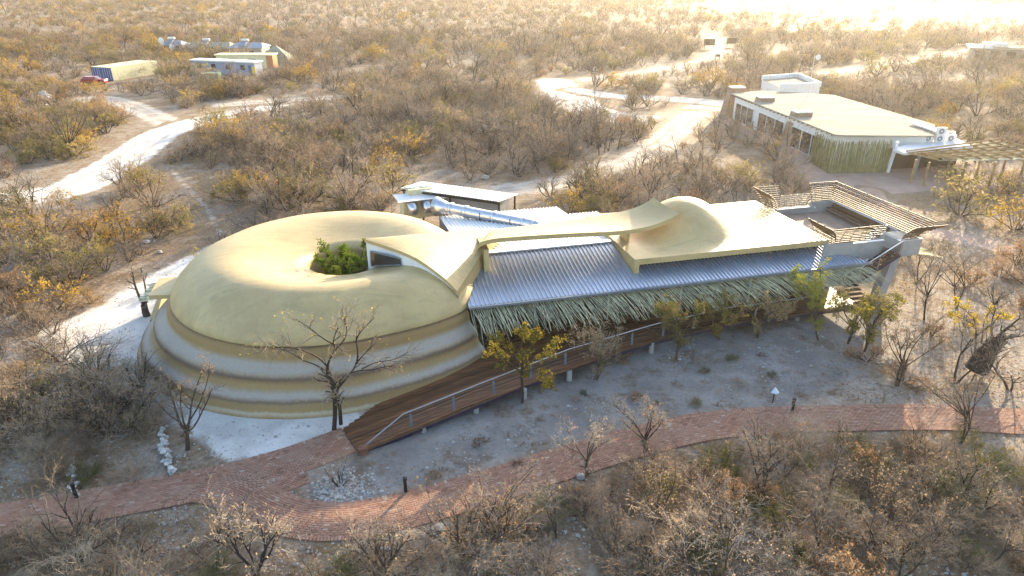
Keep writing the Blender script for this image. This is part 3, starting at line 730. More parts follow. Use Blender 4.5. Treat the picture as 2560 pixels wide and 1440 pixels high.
# ------------------------------------------------------------------ service shed, air handling unit and duct behind the shell
def quad_dir(a, b): v = (b-a); v.z = 0; return v.normalized()
SH = empty('service_shed'); tag(SH, 'white metal roofed service shed behind the round shell', 'shed')
A_, B_, C_ = P(1002,473,3.5), P(1053,450,3.6), P(1295,482,3.6)
ux, uy = quad_dir(B_, C_), quad_dir(A_, B_); wl_, dp_ = (C_-B_).length, (B_-A_).length
org = A_.copy(); org.z = 0
SH.location = org; SH.rotation_euler = (0, 0, math.atan2(ux.y, ux.x))
lx = Vector((ux.x, ux.y, 0)); ly = Vector((-ux.y, ux.x, 0)); skx = (B_-A_).dot(lx); dpy = (B_-A_).dot(ly)
nR = int(wl_/.5)
for i in range(nR):
    x0 = wl_*i/nR; x1 = wl_*(i+1)/nR-.004; m = MB(); prof = []
    for q in range(2):
        b_ = x0+(x1-x0)*q/2; h_ = (x1-x0)/2; prof += [(b_,0),(b_+h_*.6,0),(b_+h_*.7,.05),(b_+h_*.9,.05)]
    prof.append((x1,0))
    m.grid([[(x,0,3.62+h) for x,h in prof],[(x+skx,dpy,3.46+h) for x,h in prof]]); m.grid([[(x,0,3.58+h) for x,h in prof],[(x,0,3.62+h) for x,h in prof]]); m.build('roof_sheet', M['zincwhite'], SH)
for x in (.15, wl_*.5, wl_-.2):
    for y, xx in ((.2,0),(dpy-.2,skx)): MB().box(x+xx-.06, x+xx+.06, y-.06, y+.06, 0, 3.44).build('post', M['black'], SH)
MB().bar((.05,.1,3.4),(wl_-.05,.1,3.4),.1,.12).build('beam', M['black'], SH)
MB().box(wl_*.35, wl_-.3, .6, dpy-.4, 0, 3.3).build('wall', M['concrete'], SH)
AH = empty('air_handling_unit', (0,0,0)); tag(AH, 'cream air handling unit with two fans beside the service shed', 'air handler')
q0, q1 = P(1000,513,2.9), P(1115,500,2.9); ax_ = quad_dir(q0, q1); AH.location = (q0.x, q0.y, 0); AH.rotation_euler = (0,0,math.atan2(ax_.y, ax_.x))
MB().box(.3, 3.9, .1, 1.7, 1.6, 3.25).build('casing', M['contcream'], AH); MB().box(1.0, 3.0, 1.0, 2.4, 3.252, 3.75).build('fan_box', M['contcream'], AH)
for x in (1.5, 2.5):
    m = MB(); m.tube([(x,1.7,3.752),(x,1.7,3.80)], .4, 18); f_ = m.build('fan_ring', M['steel'], AH); m = MB()
    for q in range(5): a_ = 2*pi*q/5; m.bar((x,1.7,3.79),(x+.38*cos(a_),1.7+.38*sin(a_),3.81),.16,.02)
    m.build('fan_blade', M['gutter'], f_)
MB().box(-.2, 4.0, -.5, 1.72, 3.254, 3.3).build('cover', M['white'], AH)
for x in (.9, 2.1):
    m = MB(); m.tube([(x,.1,2.9),(x,-.25,2.9),(x,-.5,2.7),(x,-.62,2.2)], [.42,.40,.38,.38], 16); m.build('air_elbow', M['steel'], AH, smooth=True)
for x in (.3, 3.8): MB().box(x-.05,x+.05,.1,1.6,0,1.6).build('leg', M['black'], AH)
DU = empty('ventilation_duct'); tag(DU, 'fat galvanised round duct running along the back roof', 'duct')
da, db = P(1118,520,3.95), P(1330,562,3.95); m = MB()
dd = (db-da).normalized(); Ld = (db-da).length; pts = []; rr = []
N_ = 60
for i in range(N_): pts.append(da+dd*Ld*i/(N_-1)); rr.append(.40+.012*(i%2))
m.tube(pts, rr, 24); m.build('duct_pipe', M['steel'], DU, smooth=False)
m = MB(); m.tube([da-dd*1.0+Vector((0,0,-.05)), da], [.75,.41], 20); m.build('transition', M['steel'], DU, smooth=True)
for t in (.04,.22,.56,.90): m = MB(); m.tube([da+dd*Ld*t, da+dd*(Ld*t+.2)], .46, 24); m.build('collar', M['steel'], DU, smooth=True)
for t in (.4,.75): p = da+dd*Ld*t; MB().tube([(p.x,p.y-.45,3.0),(p.x,p.y-.45,4.2)], .03, 6).build('support_rod', M['black'], DU)
MB().tube([db, db+dd*.3, db+dd*.55-Vector((0,0,.25)), db+dd*.6-Vector((0,0,.9))], .41, 20).build('down_bend', M['steel'], DU, smooth=True)

# ------------------------------------------------------------------ long flat building on the right
FB = empty('long_building'); tag(FB, 'long low white building with flat pale roof, stone piers and stick screen', 'building')
rf_px = [(1827,233),(2087,336),(2116,338),(2335,339),(2338,311),(2085,237),(1905,226)]
rz_ = [3.62]*7
RF = [P(x, y, z) for (x, y), z in zip(rf_px, rz_)]
m = MB(); m.prism([(p.x,p.y) for p in RF], [z-.16 for z in rz_], rz_)
k = NT('roof_membrane'); gg = k.noise(1.2, 3, stretch=(.12,1.2,1)); c = k.mix(k.rng(gg, .3, .7), (.28,.25,.205), (.37,.335,.28)); k.bump(k.noise(2.5, 2, stretch=(.1,2.5,1)), .3, .04); M['membrane'] = k.fin(c, .9, 0, .02)
rfo = m.build('roof', M['membrane'], FB)
cen = sum(RF, Vector())/len(RF)
IN = [p.lerp(cen, .055) for p in RF]
m = MB(); m.prism([(p.x,p.y) for p in IN], 0, [z-.17 for z in rz_]); m.build('wall', M['white'], FB)
# rafter ends along the near long eave, end eave
for i in range(26):
    p = RF[0].lerp(RF[1], (i+.5)/26); q = p.lerp(IN[0].lerp(IN[1], (i+.5)/26), .9); MB().bar((p.x,p.y,p.z-.24),(q.x,q.y,p.z-.24),.09,.14).build('rafter_end', M['timber'], FB)
# glazing on the long side, between stone piers
a0, a1 = IN[0], IN[1]; dn3 = Vector(((a1-a0).y, -(a1-a0).x, 0)).normalized();
if dn3.x > 0: dn3 = -dn3
for t0, t1 in ((.03,.25),(.31,.58),(.66,.93)):
    p, q = a0.lerp(a1, t0)+dn3*.04, a0.lerp(a1, t1)+dn3*.04; wd_ = MB(); wd_.add([(p.x,p.y,.1),(q.x,q.y,.1),(q.x,q.y,2.5),(p.x,p.y,2.5)], [(0,1,2,3)]); wo = wd_.build('window', M['glass'], FB)
    fm_ = MB()
    for u in (0,.33,.66,1): r_ = p.lerp(q, u)+dn3*.03; fm_.bar((r_.x,r_.y,.1),(r_.x,r_.y,2.52),.08,.08)
    fm_.bar((p.x,p.y,2.54),(q.x,q.y,2.54),.08,.08); fm_.build('frame', M['white'], wo)
for (bx, by), (cx, cy_) in (((1800,288),(1838,222)),((1868,318),(1893,243)),((1955,362),(1978,275))):
    p = P(bx+25, by, 0); u_ = (a1-a0).normalized(); bs = p
    m = MB(); hw = 1.0
    q = [bs-u_*hw-dn3*1.6, bs+u_*hw-dn3*1.6, bs+u_*hw+dn3*1.3, bs-u_*hw+dn3*1.3]; tp_ = [bs-u_*.75-dn3*1.6, bs+u_*.75-dn3*1.6, bs+u_*.75+dn3*.5, bs-u_*.75+dn3*.5]
    m.add([(v.x,v.y,0) for v in q]+[(v.x,v.y,4.1) for v in tp_], [(0,1,5,4),(1,2,6,5),(2,3,7,6),(3,0,4,7),(4,5,6,7)]); pr_ = m.build('stone_pier', M['pier'], FB)
    m = MB(); m.add([(v.x,v.y,4.102) for v in tp_]+[(v.x,v.y,4.25) for v in tp_], [(0,1,5,4),(1,2,6,5),(2,3,7,6),(3,0,4,7),(4,5,6,7)]); m.build('cap', M['white'], pr_)
# stick screen wrapped round the near corner
scr = empty('stick_screen', (0,0,0), 0, FB); rq = random.Random(21)
f0, f1, f2 = P(2024,404), P(2070,433), P(2216,431)
nn = 0
for a_, b_, n_ in ((f0, f1, 46), (f1, f2, 78)):
    for i in range(n_):
        p = a_.lerp(b_, (i+rq.random()*.6)/n_); h_ = 3.35+rq.uniform(-.25,.3); m = MB(); r0 = rq.uniform(.04,.065)
        m.tube([p, p+Vector((rq.gauss(0,.03),rq.gauss(0,.03),h_*.5)), p+Vector((rq.gauss(0,.06),rq.gauss(0,.05),h_))], [r0,r0*.9,r0*.75], 5); m.build('pole', M['pole'], scr)
MB().bar(f2+Vector((.1,0,0)), f2+Vector((.35,-.1,3.4)), .28, .3, (0,1,0)).build('white_post', M['white'], FB)
# porch slab with air conditioners
PO = [P(x, y, 2.7) for x, y in ((2232,372),(2262,381),(2432,366),(2392,346),(2300,348))]
m = MB(); m.prism([(p.x,p.y) for p in PO], 2.4, 2.7); m.build('porch_slab', M['white'], FB)
pw = [PO[0], PO[4], PO[3], P(2400,352,2.7)]
m = MB(); a_, b_, c_, d_ = P(2250,402,0), P(2340,410,0), P(2400,352,3.1), P(2260,370,3.1)
g0, g1 = P(2235,372,2.7), P(2425,362,2.7)
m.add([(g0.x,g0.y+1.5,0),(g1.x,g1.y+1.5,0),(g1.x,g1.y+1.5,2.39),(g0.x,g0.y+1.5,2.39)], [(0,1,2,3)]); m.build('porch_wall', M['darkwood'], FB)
MB().tube([(g0.x+2.2,g0.y-1.2,0),(g0.x+2.2,g0.y-1.2,2.39)], .16, 10).build('porch_column', M['gutter'], FB)
AN = [P(x, y, z) for x, y, z in ((1905,200,3.9),(1995,193,3.9),(2050,217,3.9),(1950,221,3.9))]
an_ = empty('annex', (0,0,0), 0, FB)
m = MB(); m.prism([(p.x,p.y) for p in (AN[3],AN[2],AN[1],AN[0])], 0, 3.9); m.build('wall', M['white'], an_)
for a_, b_ in ((0,1),(1,2),(2,3)): MB().bar(AN[a_]+Vector((0,0,.35)), AN[b_]+Vector((0,0,.35)), .3, .69).build('parapet', M['white'], an_)
m = MB(); m.prism([(p.lerp(sum(AN,Vector())/4,.03).x, p.lerp(sum(AN,Vector())/4,.03).y) for p in (AN[3],AN[2],AN[1],AN[0])], 3.902, 3.96); m.build('roof', M['membrane'], an_)
p = P(2020,236,3.9); mast = MB(); mast.tube([(p.x,p.y,3.6),(p.x,p.y,9.2)], .05, 6); mo = mast.build('antenna_mast', M['steel']); tag(mo, 'thin antenna mast with small round dish above the long flat roof', 'antenna')
m = MB(); m.grid([[(p.x+.5+r_*cos(a_*pi/8), p.y-.25*r_*r_, 9.0+r_*sin(a_*pi/8)) for a_ in range(16)] for r_ in (.02,.2,.38)], closed=True); m.build('dish', M['white'], mo)
ACN = [('wide single fan air conditioner on the porch slab nearest the stick screen',2318,354,0),('lower unit of the stacked air conditioner pair on the porch slab',2347,355,0),('upper unit of the stacked air conditioner pair on the porch slab',2347,355,.82),('air conditioner at the outer end of the porch slab',2375,354,0),('air conditioner behind the outer one on the porch slab',2372,346,0)]
for i, (lb, x, y, dz) in enumerate(ACN):
    p = P(x, y, 2.7); ac = empty('air_conditioner', (p.x, p.y, 2.7+dz)); tag(ac, lb, 'air conditioner', 'air conditioners on the porch slab')
    MB().box(-.5,.5,-.18,.22,.03,.8).build('casing', M['white'], ac); m = MB(); m.tube([(-.1,-.181,.4),(-.1,-.21,.4)], .30, 18); g_ = m.build('fan_grille', M['gutter'], ac); m = MB(); m.tube([(-.1,-.211,.4),(-.1,-.23,.4)], .09, 10); m.build('hub', M['white'], g_)
for i in range(4):
    p = P(2290+i*17, 311+i*5.5, 3.75); m = MB(); m.box(-.55,.55,-.45,.45,0,.18); o = m.build('roof_light', M['white'], FB, loc=(p.x,p.y,3.74))
# pergola
PG = empty('pole_pergola'); tag(PG, 'open pole pergola with reed battens at the end of the long building', 'pergola')
b0_, b1_, b2_, b3_ = P(2262,383,2.5), P(2345,402,2.4), P(2640,398,2.4), P(2500,350,2.5)
for i in range(9):
    t = i/8; p, q = b0_.lerp(b3_, t), b1_.lerp(b2_, t); MB().tube([p+Vector((0,0,.12)), q+Vector((0,0,.12))], .11, 6).build('rafter_pole', M['pine'], PG)
for i in range(6):
    t = (i+.2)/6; p, q = b0_.lerp(b1_, t), b3_.lerp(b2_, t); MB().tube([p+Vector((0,0,.25)), q+Vector((0,0,.25))], .085, 6).build('purlin_pole', M['pine'], PG)
for i in range(70):
    t = i/70; p, q = b0_.lerp(b1_, t), b3_.lerp(b2_, t); u0, u1 = rq.uniform(0,.5), rq.uniform(.55,1.0); p2, q2 = p.lerp(q, u0), p.lerp(q, u1)
    m = MB(); m.tube([p2, p2.lerp(q2,.5)+Vector((0,rq.gauss(0,.1),-.04)), q2], .025, 4); m.build('reed_batten', M['stick'], PG)
for x, y in ((2276,458),(2308,466),(2362,450),(2400,463),(2440,440),(2472,465),(2500,448),(2545,458),(2600,460)):
    p = P(x, y); MB().tube([p, (p.x, p.y, 2.5)], .12, 7).build('post', M['pine'], PG)

# ------------------------------------------------------------------ camp on the left
def corr_box(parent, w_, d_, h_, mats, doors=True):
    # corrugated container: long axis y, door end at y=0
    m = MB(); n_ = int(d_/.28)
    for sx in (0, w_):
        rowA = []; 
        for i in range(n_*2+1): rowA.append((sx+(.04 if i%2 else -.0)*(1 if sx == 0 else -1), d_*i/(n_*2)))
        m.grid([[(x,y,.0) for x,y in rowA],[(x,y,h_) for x,y in rowA]])
    m.build('side_wall', mats[0], parent); MB().box(.002, w_-.002, .002, d_-.002, h_-.06, h_).build('roof', mats[2], parent); MB().box(.05,w_-.05,d_-.05,d_,0,h_-.07).build('end_wall', mats[0], parent)
    for q in (0, 1):
        x0 = .06+q*(w_-.12)/2; dr = MB().box(x0+.01, x0+(w_-.12)/2-.01, -.03, .03, .12, h_-.12).build('door', mats[1], parent)
        for u in (.25,.75): xx = x0+(w_-.12)/2*u; MB().tube([(xx,-.05,.15),(xx,-.05,h_-.15)], .025, 6).build('lock_bar', M['steel'], dr)
    for x in (0, w_): MB().box(x-.07,x+.07,-.035,.1,0,h_).build('corner_post', mats[1], parent)
c0, c1_ = P(223,198), P(283,203); cb = P(378,187); dirL = quad_dir(c1_, cb); ang = math.atan2(dirL.y, dirL.x)-pi/2
for i, lb in enumerate(('cream sided shipping container, the right one of the pair with blue doors','shipping container on the left of the cream sided one, with blue doors')):
    c_ = empty('shipping_container', P(262+0, 203) if False else c1_+Vector((-cos(ang)*(2.44+i*2.62), -sin(ang)*(2.44+i*2.62), 0)), ang); tag(c_, lb, 'container', 'shipping containers at the camp')
    corr_box(c_, 2.44, 12.2, 2.6, (M['contcream'], M['contblue'], M['contcream']))
wc = empty('site_cabin'); tag(wc, 'long pale blue site cabin with white roof edge at the camp', 'cabin')
p, q = P(484,183), P(640,190); u_ = quad_dir(p, q); wc.location = p; wc.rotation_euler = (0,0,math.atan2(u_.y,u_.x)); wL = (q-p).length
MB().box(0,wL,0,2.6,0,2.6).build('wall', M['cabin'], wc); MB().box(-.3,wL+.2,-.3,2.9,2.6,2.85).build('roof', M['white'], wc)
for i in range(4): wo = MB().box(1.2+i*wL/4.3, 2.3+i*wL/4.3, -.03, .02, 1.1, 2.1).build('window', M['glass'], wc)
MB().box(wL-1.6,wL-.7,-.04,.02,0,2.05).build('door', M['contblue'], wc)
w2 = empty('brick_store'); tag(w2, 'store with orange clay end wall and pale flat roof behind the site cabin', 'store')
p, q = P(545,172), P(685,172); w2.location = p; wL = (q-p).length
MB().box(0,wL-1.5,0,3.2,0,2.8).build('wall', M['contcream'], w2); MB().box(wL-1.5,wL,0,3.2,0,2.85).build('end_wall', M['orange'], w2); MB().box(-.3,wL+.2,-.3,3.5,2.86,3.1).build('roof', M['contcream'], w2)
wo = MB().box(wL*.55,wL*.7,-.03,.02,.2,2.2).build('door', M['tent'], w2)
def house(name, label, px, wd, dp, ht, roofc, wallc, tank=True):
    p = P(*px); h_ = empty(name, p); tag(h_, label, 'house')
    MB().box(0,wd,0,dp,0,ht).build('wall', M[wallc], h_)
    m = MB(); m.add([(-.5,-.6,ht-.1),(wd+.5,-.6,ht-.1),(wd+.5,dp+.5,ht-.1),(-.5,dp+.5,ht-.1),(.8,dp/2,ht+.9),(wd-.8,dp/2,ht+.9)], [(0,1,5,4),(1,2,5),(2,3,4,5),(3,0,4),(3,2,1,0)]); r_ = m.build('roof', M[roofc], h_)
    MB().box(wd*.3,wd*.3+.9,-.03,.02,0,2).build('door', M['darkwood'], h_); wo = MB().box(wd*.6,wd*.6+1.2,-.03,.02,.9,2).build('window', M['glass'], h_)
    for x in (0, wd): MB().box(x-.06,x+.06,-.56,-.44,0,ht-.1).build('porch_post', M['pine'], h_)
    if tank:
        m = MB(); m.bar((wd*.4,-.2,ht+.35),(wd*.4,dp*.4,ht+1.3),1.6,.1); pnl = m.build('solar_panel', M['gutter'], r_); m = MB(); m.tube([(wd*.4-.9,dp*.42,ht+1.55),(wd*.4+.9,dp*.42,ht+1.55)], .3, 12); m.build('water_tank', M['white'], pnl)
    return h_
house('staff_house', 'grey house with bluish hipped roof and solar water heater at the camp', (578,148), 8, 6, 2.8, 'gutter', 'concrete')
house('staff_house', 'tan roofed house half hidden by bushes, left of the solar heater house', (470,140), 11, 6, 2.3, 'tent', 'concrete')
house('staff_house', 'dark walled house beside the two satellite dishes', (408,135), 5, 5, 2.3, 'gutter', 'darkwood')
tn = empty('canvas_tent', P(690,155)); tag(tn, 'grey green canvas tent with peaked top beside the house', 'tent')
m = MB(); b_ = [(-4,-2.5,0),(4,-2.5,0),(4,2.5,0),(-4,2.5,0)]; e_ = [(-3.4,-2,1.5),(3.4,-2,1.5),(3.4,2,1.5),(-3.4,2,1.5)]; m.add(b_+e_+[(.4,0,3.9)], [(0,1,5,4),(1,2,6,5),(2,3,7,6),(3,0,4,7),(4,5,8),(5,6,8),(6,7,8),(7,4,8)]); m.build('canvas', M['tent'], tn)
MB().tube([(.4,0,3.7),(.4,0,4.2)], .06, 6).build('pole', M['pine'], tn)
for i, (lb, x, y) in enumerate((('green lidded bin box in front of the site cabin',528,203),)):
    bn = empty('green_bin', P(x, y)); tag(bn, lb, 'bin'); MB().box(-1.6,1.6,0,1.6,0,1.5).build('body', M['green'], bn); MB().bar((-1.7,-.1,1.5),(1.7,-.1,1.62),.3,.08).build('lip', M['white'], bn); MB().box(-1.65,1.65,.1,1.7,1.502,1.6).build('lid', M['green'], bn)
def dish(lb, x, y, h_):
    p = P(x, y); d_ = empty('satellite_dish', p); tag(d_, lb, 'satellite dish', 'satellite dishes at the camp'); MB().tube([(0,0,0),(0,0,h_)], .05, 6).build('mast', M['steel'], d_)
    m = MB(); m.grid([[(-.1+r_*cos(a_*pi/9)*.9, -.5+.4*r_*r_, h_+r_*sin(a_*pi/9)) for a_ in range(18)] for r_ in (.02,.3,.6,.85)], closed=True); o = m.build('reflector', M['white'], d_); MB().tube([(0,-.5,h_),(0,-1.0,h_-.3)], .03, 5).build('feed_arm', M['steel'], o)
dish('left satellite dish standing above the dark house wall', 412, 138, 3.6); dish('lower satellite dish on a mast in front of the dark house', 436, 140, 2.2)
# red car: body profile extruded with wheels, glass
cr = empty('parked_car', P(238,211), R(8)); tag(cr, 'dark red estate car parked in front of the containers', 'car')
pf = [(-2.2,.35),(2.15,.35),(2.2,.7),(2.1,.95),(1.05,1.05),(.45,1.52),(-1.5,1.56),(-2.1,1.05),(-2.25,.8)]
m = MB(); n_ = len(pf); m.add([(x*1.0,-.85+(.12 if z > 1.2 else 0),z) for x,z in pf]+[(x,.85-(.12 if z > 1.2 else 0),z) for x,z in pf], [tuple(range(n_)),tuple(range(n_,2*n_))[::-1]]+[((i+1)%n_,i,i+n_,(i+1)%n_+n_) for i in range(n_)]); m.build('body', M['red'], cr)
for s_ in (-1,1): MB().add([(.9,s_*.80,1.1),(.4,s_*.765,1.45),(-1.4,s_*.765,1.48),(-1.8,s_*.80,1.1)], [(0,1,2,3)]).build('side_window', M['glass'], cr)
MB().add([(1.08,-.7,1.07),(1.08,.7,1.07),(.48,.62,1.51),(.48,-.62,1.51)], [(0,1,2,3)]).build('windscreen', M['glass'], cr)
for x in (-1.4,1.4):
    for y in (-.82,.82): wh_ = MB().tube([(x,y-.1,.33),(x,y+.1,.33)], .34, 14).build('wheel', M['rubber'], cr); MB().tube([(x,y-.12,.33),(x,y+.12,.33)], .19, 10).build('rim', M['steel'], wh_)
def rocky(m, c, r_, rg, sq=.7):
    vs = []; n_ = 6
    vs.append((c[0],c[1],c[2]+r_*sq*rg.uniform(.8,1.1)))
    for lv, (zz, rr_) in enumerate(((.5,.75),(.0,1.0),(-.4,.8))):
        for i in range(n_):
            a_ = 2*pi*(i+rg.uniform(-.25,.25)+.5*lv)/n_; q = rr_*rg.uniform(.75,1.15)*r_; vs.append((c[0]+q*cos(a_),c[1]+q*sin(a_)*.85,c[2]+zz*r_*sq*rg.uniform(.8,1.2)))
    fs = [(0,1+i,1+(i+1)%n_) for i in range(n_)]
    for lv in range(2):
        for i in range(n_): a_ = 1+lv*n_+i; b_ = 1+lv*n_+(i+1)%n_; fs += [(a_,a_+n_,b_+n_,b_)]
    m.add(vs, fs)
rg = random.Random(77)
m = MB()
for i in range(170): p = P(138+rg.gauss(0,13), 243+rg.gauss(0,2.5)); rocky(m, (p.x,p.y,abs(rg.gauss(0,.3))), rg.uniform(.12,.3), rg)
tag(m.build('rubble_heap', M['rubble']), 'heap of orange brick rubble beside the white sacks', 'rubble', kind='stuff')
for i, (x, y, lb) in enumerate(((112,243,'upper white bulk sack beside the rubble heap'),(118,250,'lower white bulk sack beside the rubble heap'))):
    m = MB(); rocky(m, (0,0,.5), .95, rg, .75); o = m.build('bulk_sack', M['bag'], loc=P(x,y)); tag(o, lb, 'sack', 'white sacks')
sf = empty('brushwood_screen'); tag(sf, 'dark brushwood fence screen standing beside the dirt track', 'fence'); a_, b_ = P(566,236), P(614,236)
for i in range(40): p = a_.lerp(b_, i/39); MB().tube([p, p+Vector((rg.gauss(0,.05),0,1.5+rg.uniform(0,.5))), p+Vector((rg.gauss(0,.1),0,2.9+rg.uniform(-.2,.3)))], .06, 4).build('pole', M['bark'], sf)
ys_ = empty('sign_flag', P(638,199)); MB().tube([(0,0,0),(0,0,2.6)], .04, 5).build('post', M['steel'], ys_); MB().box(-.35,.35,-.03,.03,.4,2.5).build('panel', M['yellow'], ys_); tag(ys_, 'narrow yellow upright banner at the corner of the site cabin', 'banner')
# far right building, sign boards
RB = empty('far_lodge'); tag(RB, 'hazy flat roofed building with white eaves at the right edge', 'building')
p, q = P(2425,152), P(2640,162); RB.location = p; u_ = quad_dir(p, q); RB.rotation_euler = (0,0,math.atan2(u_.y,u_.x))
MB().box(0,26,0,8,0,3.0).build('wall', M['concrete'], RB); MB().box(-1,12,-1,8.5,3.0,3.25).build('roof', M['white'], RB); MB().box(4,27,-1.6,7,3.3,3.5).build('roof', M['membrane'], RB); MB().box(2,7,1,5,3.26,4.2).build('roof_box', M['white'], RB)
for i in range(3): MB().box(.6+i*3.2,2.6+i*3.2,-.04,.02,.2,2.5).build('window', M['glass'], RB)
for lb, x, y, w_ in (('dark sign board left of the far road',1772,122,3.2),('dark sign board right of the far road',1827,117,2.8),('small post sign in the middle of the far road',1793,152,1.2)):
    p = P(x, y); sg = empty('sign_board', p); tag(sg, lb, 'sign', 'sign boards at the far road'); hh = w_*.55
    MB().box(-w_/2,w_/2,-.05,.05,.9,.9+hh).build('panel', M['darkwood'], sg)
    for x_ in (-w_*.4,w_*.4): MB().box(x_-.07,x_+.07,.052,.15,0,.9+hh).build('post', M['timber'], sg)

# ------------------------------------------------------------------ path lights, rocks, stone rows
def bollard(x, y, lb):
    b_ = empty('bollard_light', P(x, y)); tag(b_, lb, 'bollard', 'bollard lights along the brick path'); MB().tube([(0,0,0),(0,0,.62)], .075, 10).build('post', M['black'], b_); MB().tube([(0,0,.64),(0,0,.80)], [.085,.085], 10).build('head', M['black'], b_)
bollard(1015,1232,'black bollard light on the inner side of the brick path bend'); bollard(1980,1028,'black bollard light by the brick path near the umbrella shaped lamp'); bollard(192,1246,'black bollard light at the foot of the left stone row')
ml = empty('garden_lamp', P(1931,1008)); tag(ml, 'garden lamp with pale conical hat in the clearing', 'lamp'); MB().tube([(0,0,0),(0,0,.75)], .03, 6).build('stem', M['black'], ml); MB().tube([(0,0,.70),(0,0,.95)], [.22,.02], 14).build('hat', M['steel'], ml)
for lb, x, y, r_ in (('large white boulder below the brick path bend',1094,1330,.36),('white boulder at the bottom among bare shrubs right of the path',1452,1195,.24),('small white rock left of the large boulder',1013,1332,.14),('pale rock near the yellow shrub on the left',367,607,.3),('pale rock on the bank above the round shell',400,632,.25),('pale boulder by the service track',1213,447,.5)):
    m = MB(); rocky(m, (0,0,r_*.3), r_, rg); o = m.build('boulder', M['stone'], loc=P(x,y)); tag(o, lb, 'rock', 'white rocks')
for lb, pts in (('row of grey stones in the left shrubs, the one ending at the bollard',[(195,1238),(183,1190),(180,1150),(187,1100)]),('row of grey stones nearer the round building, ending at the brick path',[(432,1190),(422,1150),(410,1105),(405,1080)])):
    st_ = empty('stone_row', P(*pts[0])); tag(st_, lb, 'stones'); o0 = P(*pts[0])
    wp = resample([tuple(P(*p)[:2]) for p in pts], .16)
    for p in wp:
        for _ in range(2): m = MB(); rocky(m, (p.x-o0.x+rg.gauss(0,.1), p.y-o0.y+rg.gauss(0,.05), rg.uniform(.02,.25)), rg.uniform(.09,.17), rg); m.build('stone', M['stone'], st_)

#@VEG
# ------------------------------------------------------------------ trees and shrubs
def wander(rg, p, d, ln, r0, r1, seg, curl, up):
    pts = [p]; rs_ = [r0]
    for i in range(seg):
        d = (d+Vector((rg.gauss(0,curl),rg.gauss(0,curl),rg.gauss(0,curl)+up))).normalized(); p = p+d*(ln/seg)
        if p.z < .03: p.z = .03
        pts.append(p); rs_.append(r0+(r1-r0)*(i+1)/seg)
    return pts, rs_, d
def leaf(mb, rg, p, sz, mi):
    a = Vector((rg.gauss(0,1),rg.gauss(0,1),rg.gauss(0,.7))).normalized(); b = a.orthogonal().normalized()*sz*.38; a = a*sz*.5
    mb.add([p-a, p+b, p+a, p-b], [(0,1,2,3)], mi)
def branch(st, cr, rg, p, d, ln, r, lv, o):
    top = o['lv']; mb = st if lv <= o.get('stem', 1) else cr
    seg = 5 if lv == 0 else (4 if lv == 1 else 3); n = 6 if lv == 0 else (5 if lv == 1 else 3)
    pts, rs_, dd = wander(rg, p, d, ln, r, r*(.5 if lv < top else .35), seg, o['curl']*(1+.25*lv), o['up'])
    mb.tube(pts, rs_, n, 0, cap=False)
    grow_from(st, cr, rg, pts, rs_, ln, lv, o)
def grow_from(st, cr, rg, pts, rs_, ln, lv, o):
    top = o['lv']; seg = len(pts)-1
    if lv < top:
        k_ = o['kids'][min(lv, len(o['kids'])-1)]
        for i in range(k_):
            t = o['lo'][min(lv,len(o['lo'])-1)]+(1-o['lo'][min(lv,len(o['lo'])-1)])*((i+rg.random())/k_)
            x = min(seg-1, int(t*seg)); q = pts[x].lerp(pts[x+1], t*seg-x); ax = (pts[x+1]-pts[x]).normalized()
            sd = ax.orthogonal().normalized(); sd.rotate(__import__('mathutils').Quaternion(ax, rg.uniform(0, 2*pi)))
            sp_ = o['spread']*rg.uniform(.6,1.25); nd = (ax+sd*sp_).normalized(); nd.z = nd.z*o.get('flat',1)
            branch(st, cr, rg, q, nd.normalized(), ln*o['ratio']*rg.uniform(.65,1.2), max(.0045, rs_[x]*.58), lv+1, o)
    if lv >= top-1 and o['leaves']:
        for q in pts[1:]:
            if rg.random() < o['leaves']:
                for _ in range(o.get('ln', 2)): leaf(cr, rg, q+Vector((rg.gauss(0,.06),rg.gauss(0,.06),rg.gauss(0,.05))), o['ls']*rg.uniform(.6,1.3), 1 if rg.random() > o.get('mixleaf', 0) else 2)
def make_plant(seed, o, mats, stem_mat='bark'):
    rg = random.Random(seed); st, cr = MB(), MB()
    ns = o['stems']
    for i in range(ns):
        a_ = 2*pi*(i+rg.random()*.8)/ns; tl = o['tilt']*rg.uniform(.4,1.2) if ns > 1 else o['tilt']*rg.uniform(0,.5)
        d = Vector((cos(a_)*sin(tl), sin(a_)*sin(tl), cos(tl))); p = Vector((cos(a_)*.08*(ns > 1), sin(a_)*.08*(ns > 1), -.05))
        branch(st, cr, rg, p, d, o['h']*rg.uniform(.75,1.1), o['r']*rg.uniform(.7,1.15), 0, o)
    if not cr.v: cr.add([(0,0,0),(0,0,.01),(.01,0,0)], [(0,1,2)])
    return st.mesh('stems', M[stem_mat]), cr.mesh('crown', [M[x] for x in mats])
BARE = dict(lv=3, stems=7, h=1.55, r=.032, tilt=1.0, kids=(5,5,4), lo=(.25,.2,.2), spread=.85, ratio=.56, curl=.16, up=.03, leaves=0, ls=.06)
TREE = dict(lv=4, stems=1, h=2.3, r=.085, tilt=.35, kids=(5,4,4,3), lo=(.45,.35,.25,.2), spread=.85, ratio=.64, curl=.14, up=.05, leaves=.0, ls=.06)
def v(o, **k_): d = dict(o); d.update(k_); return d
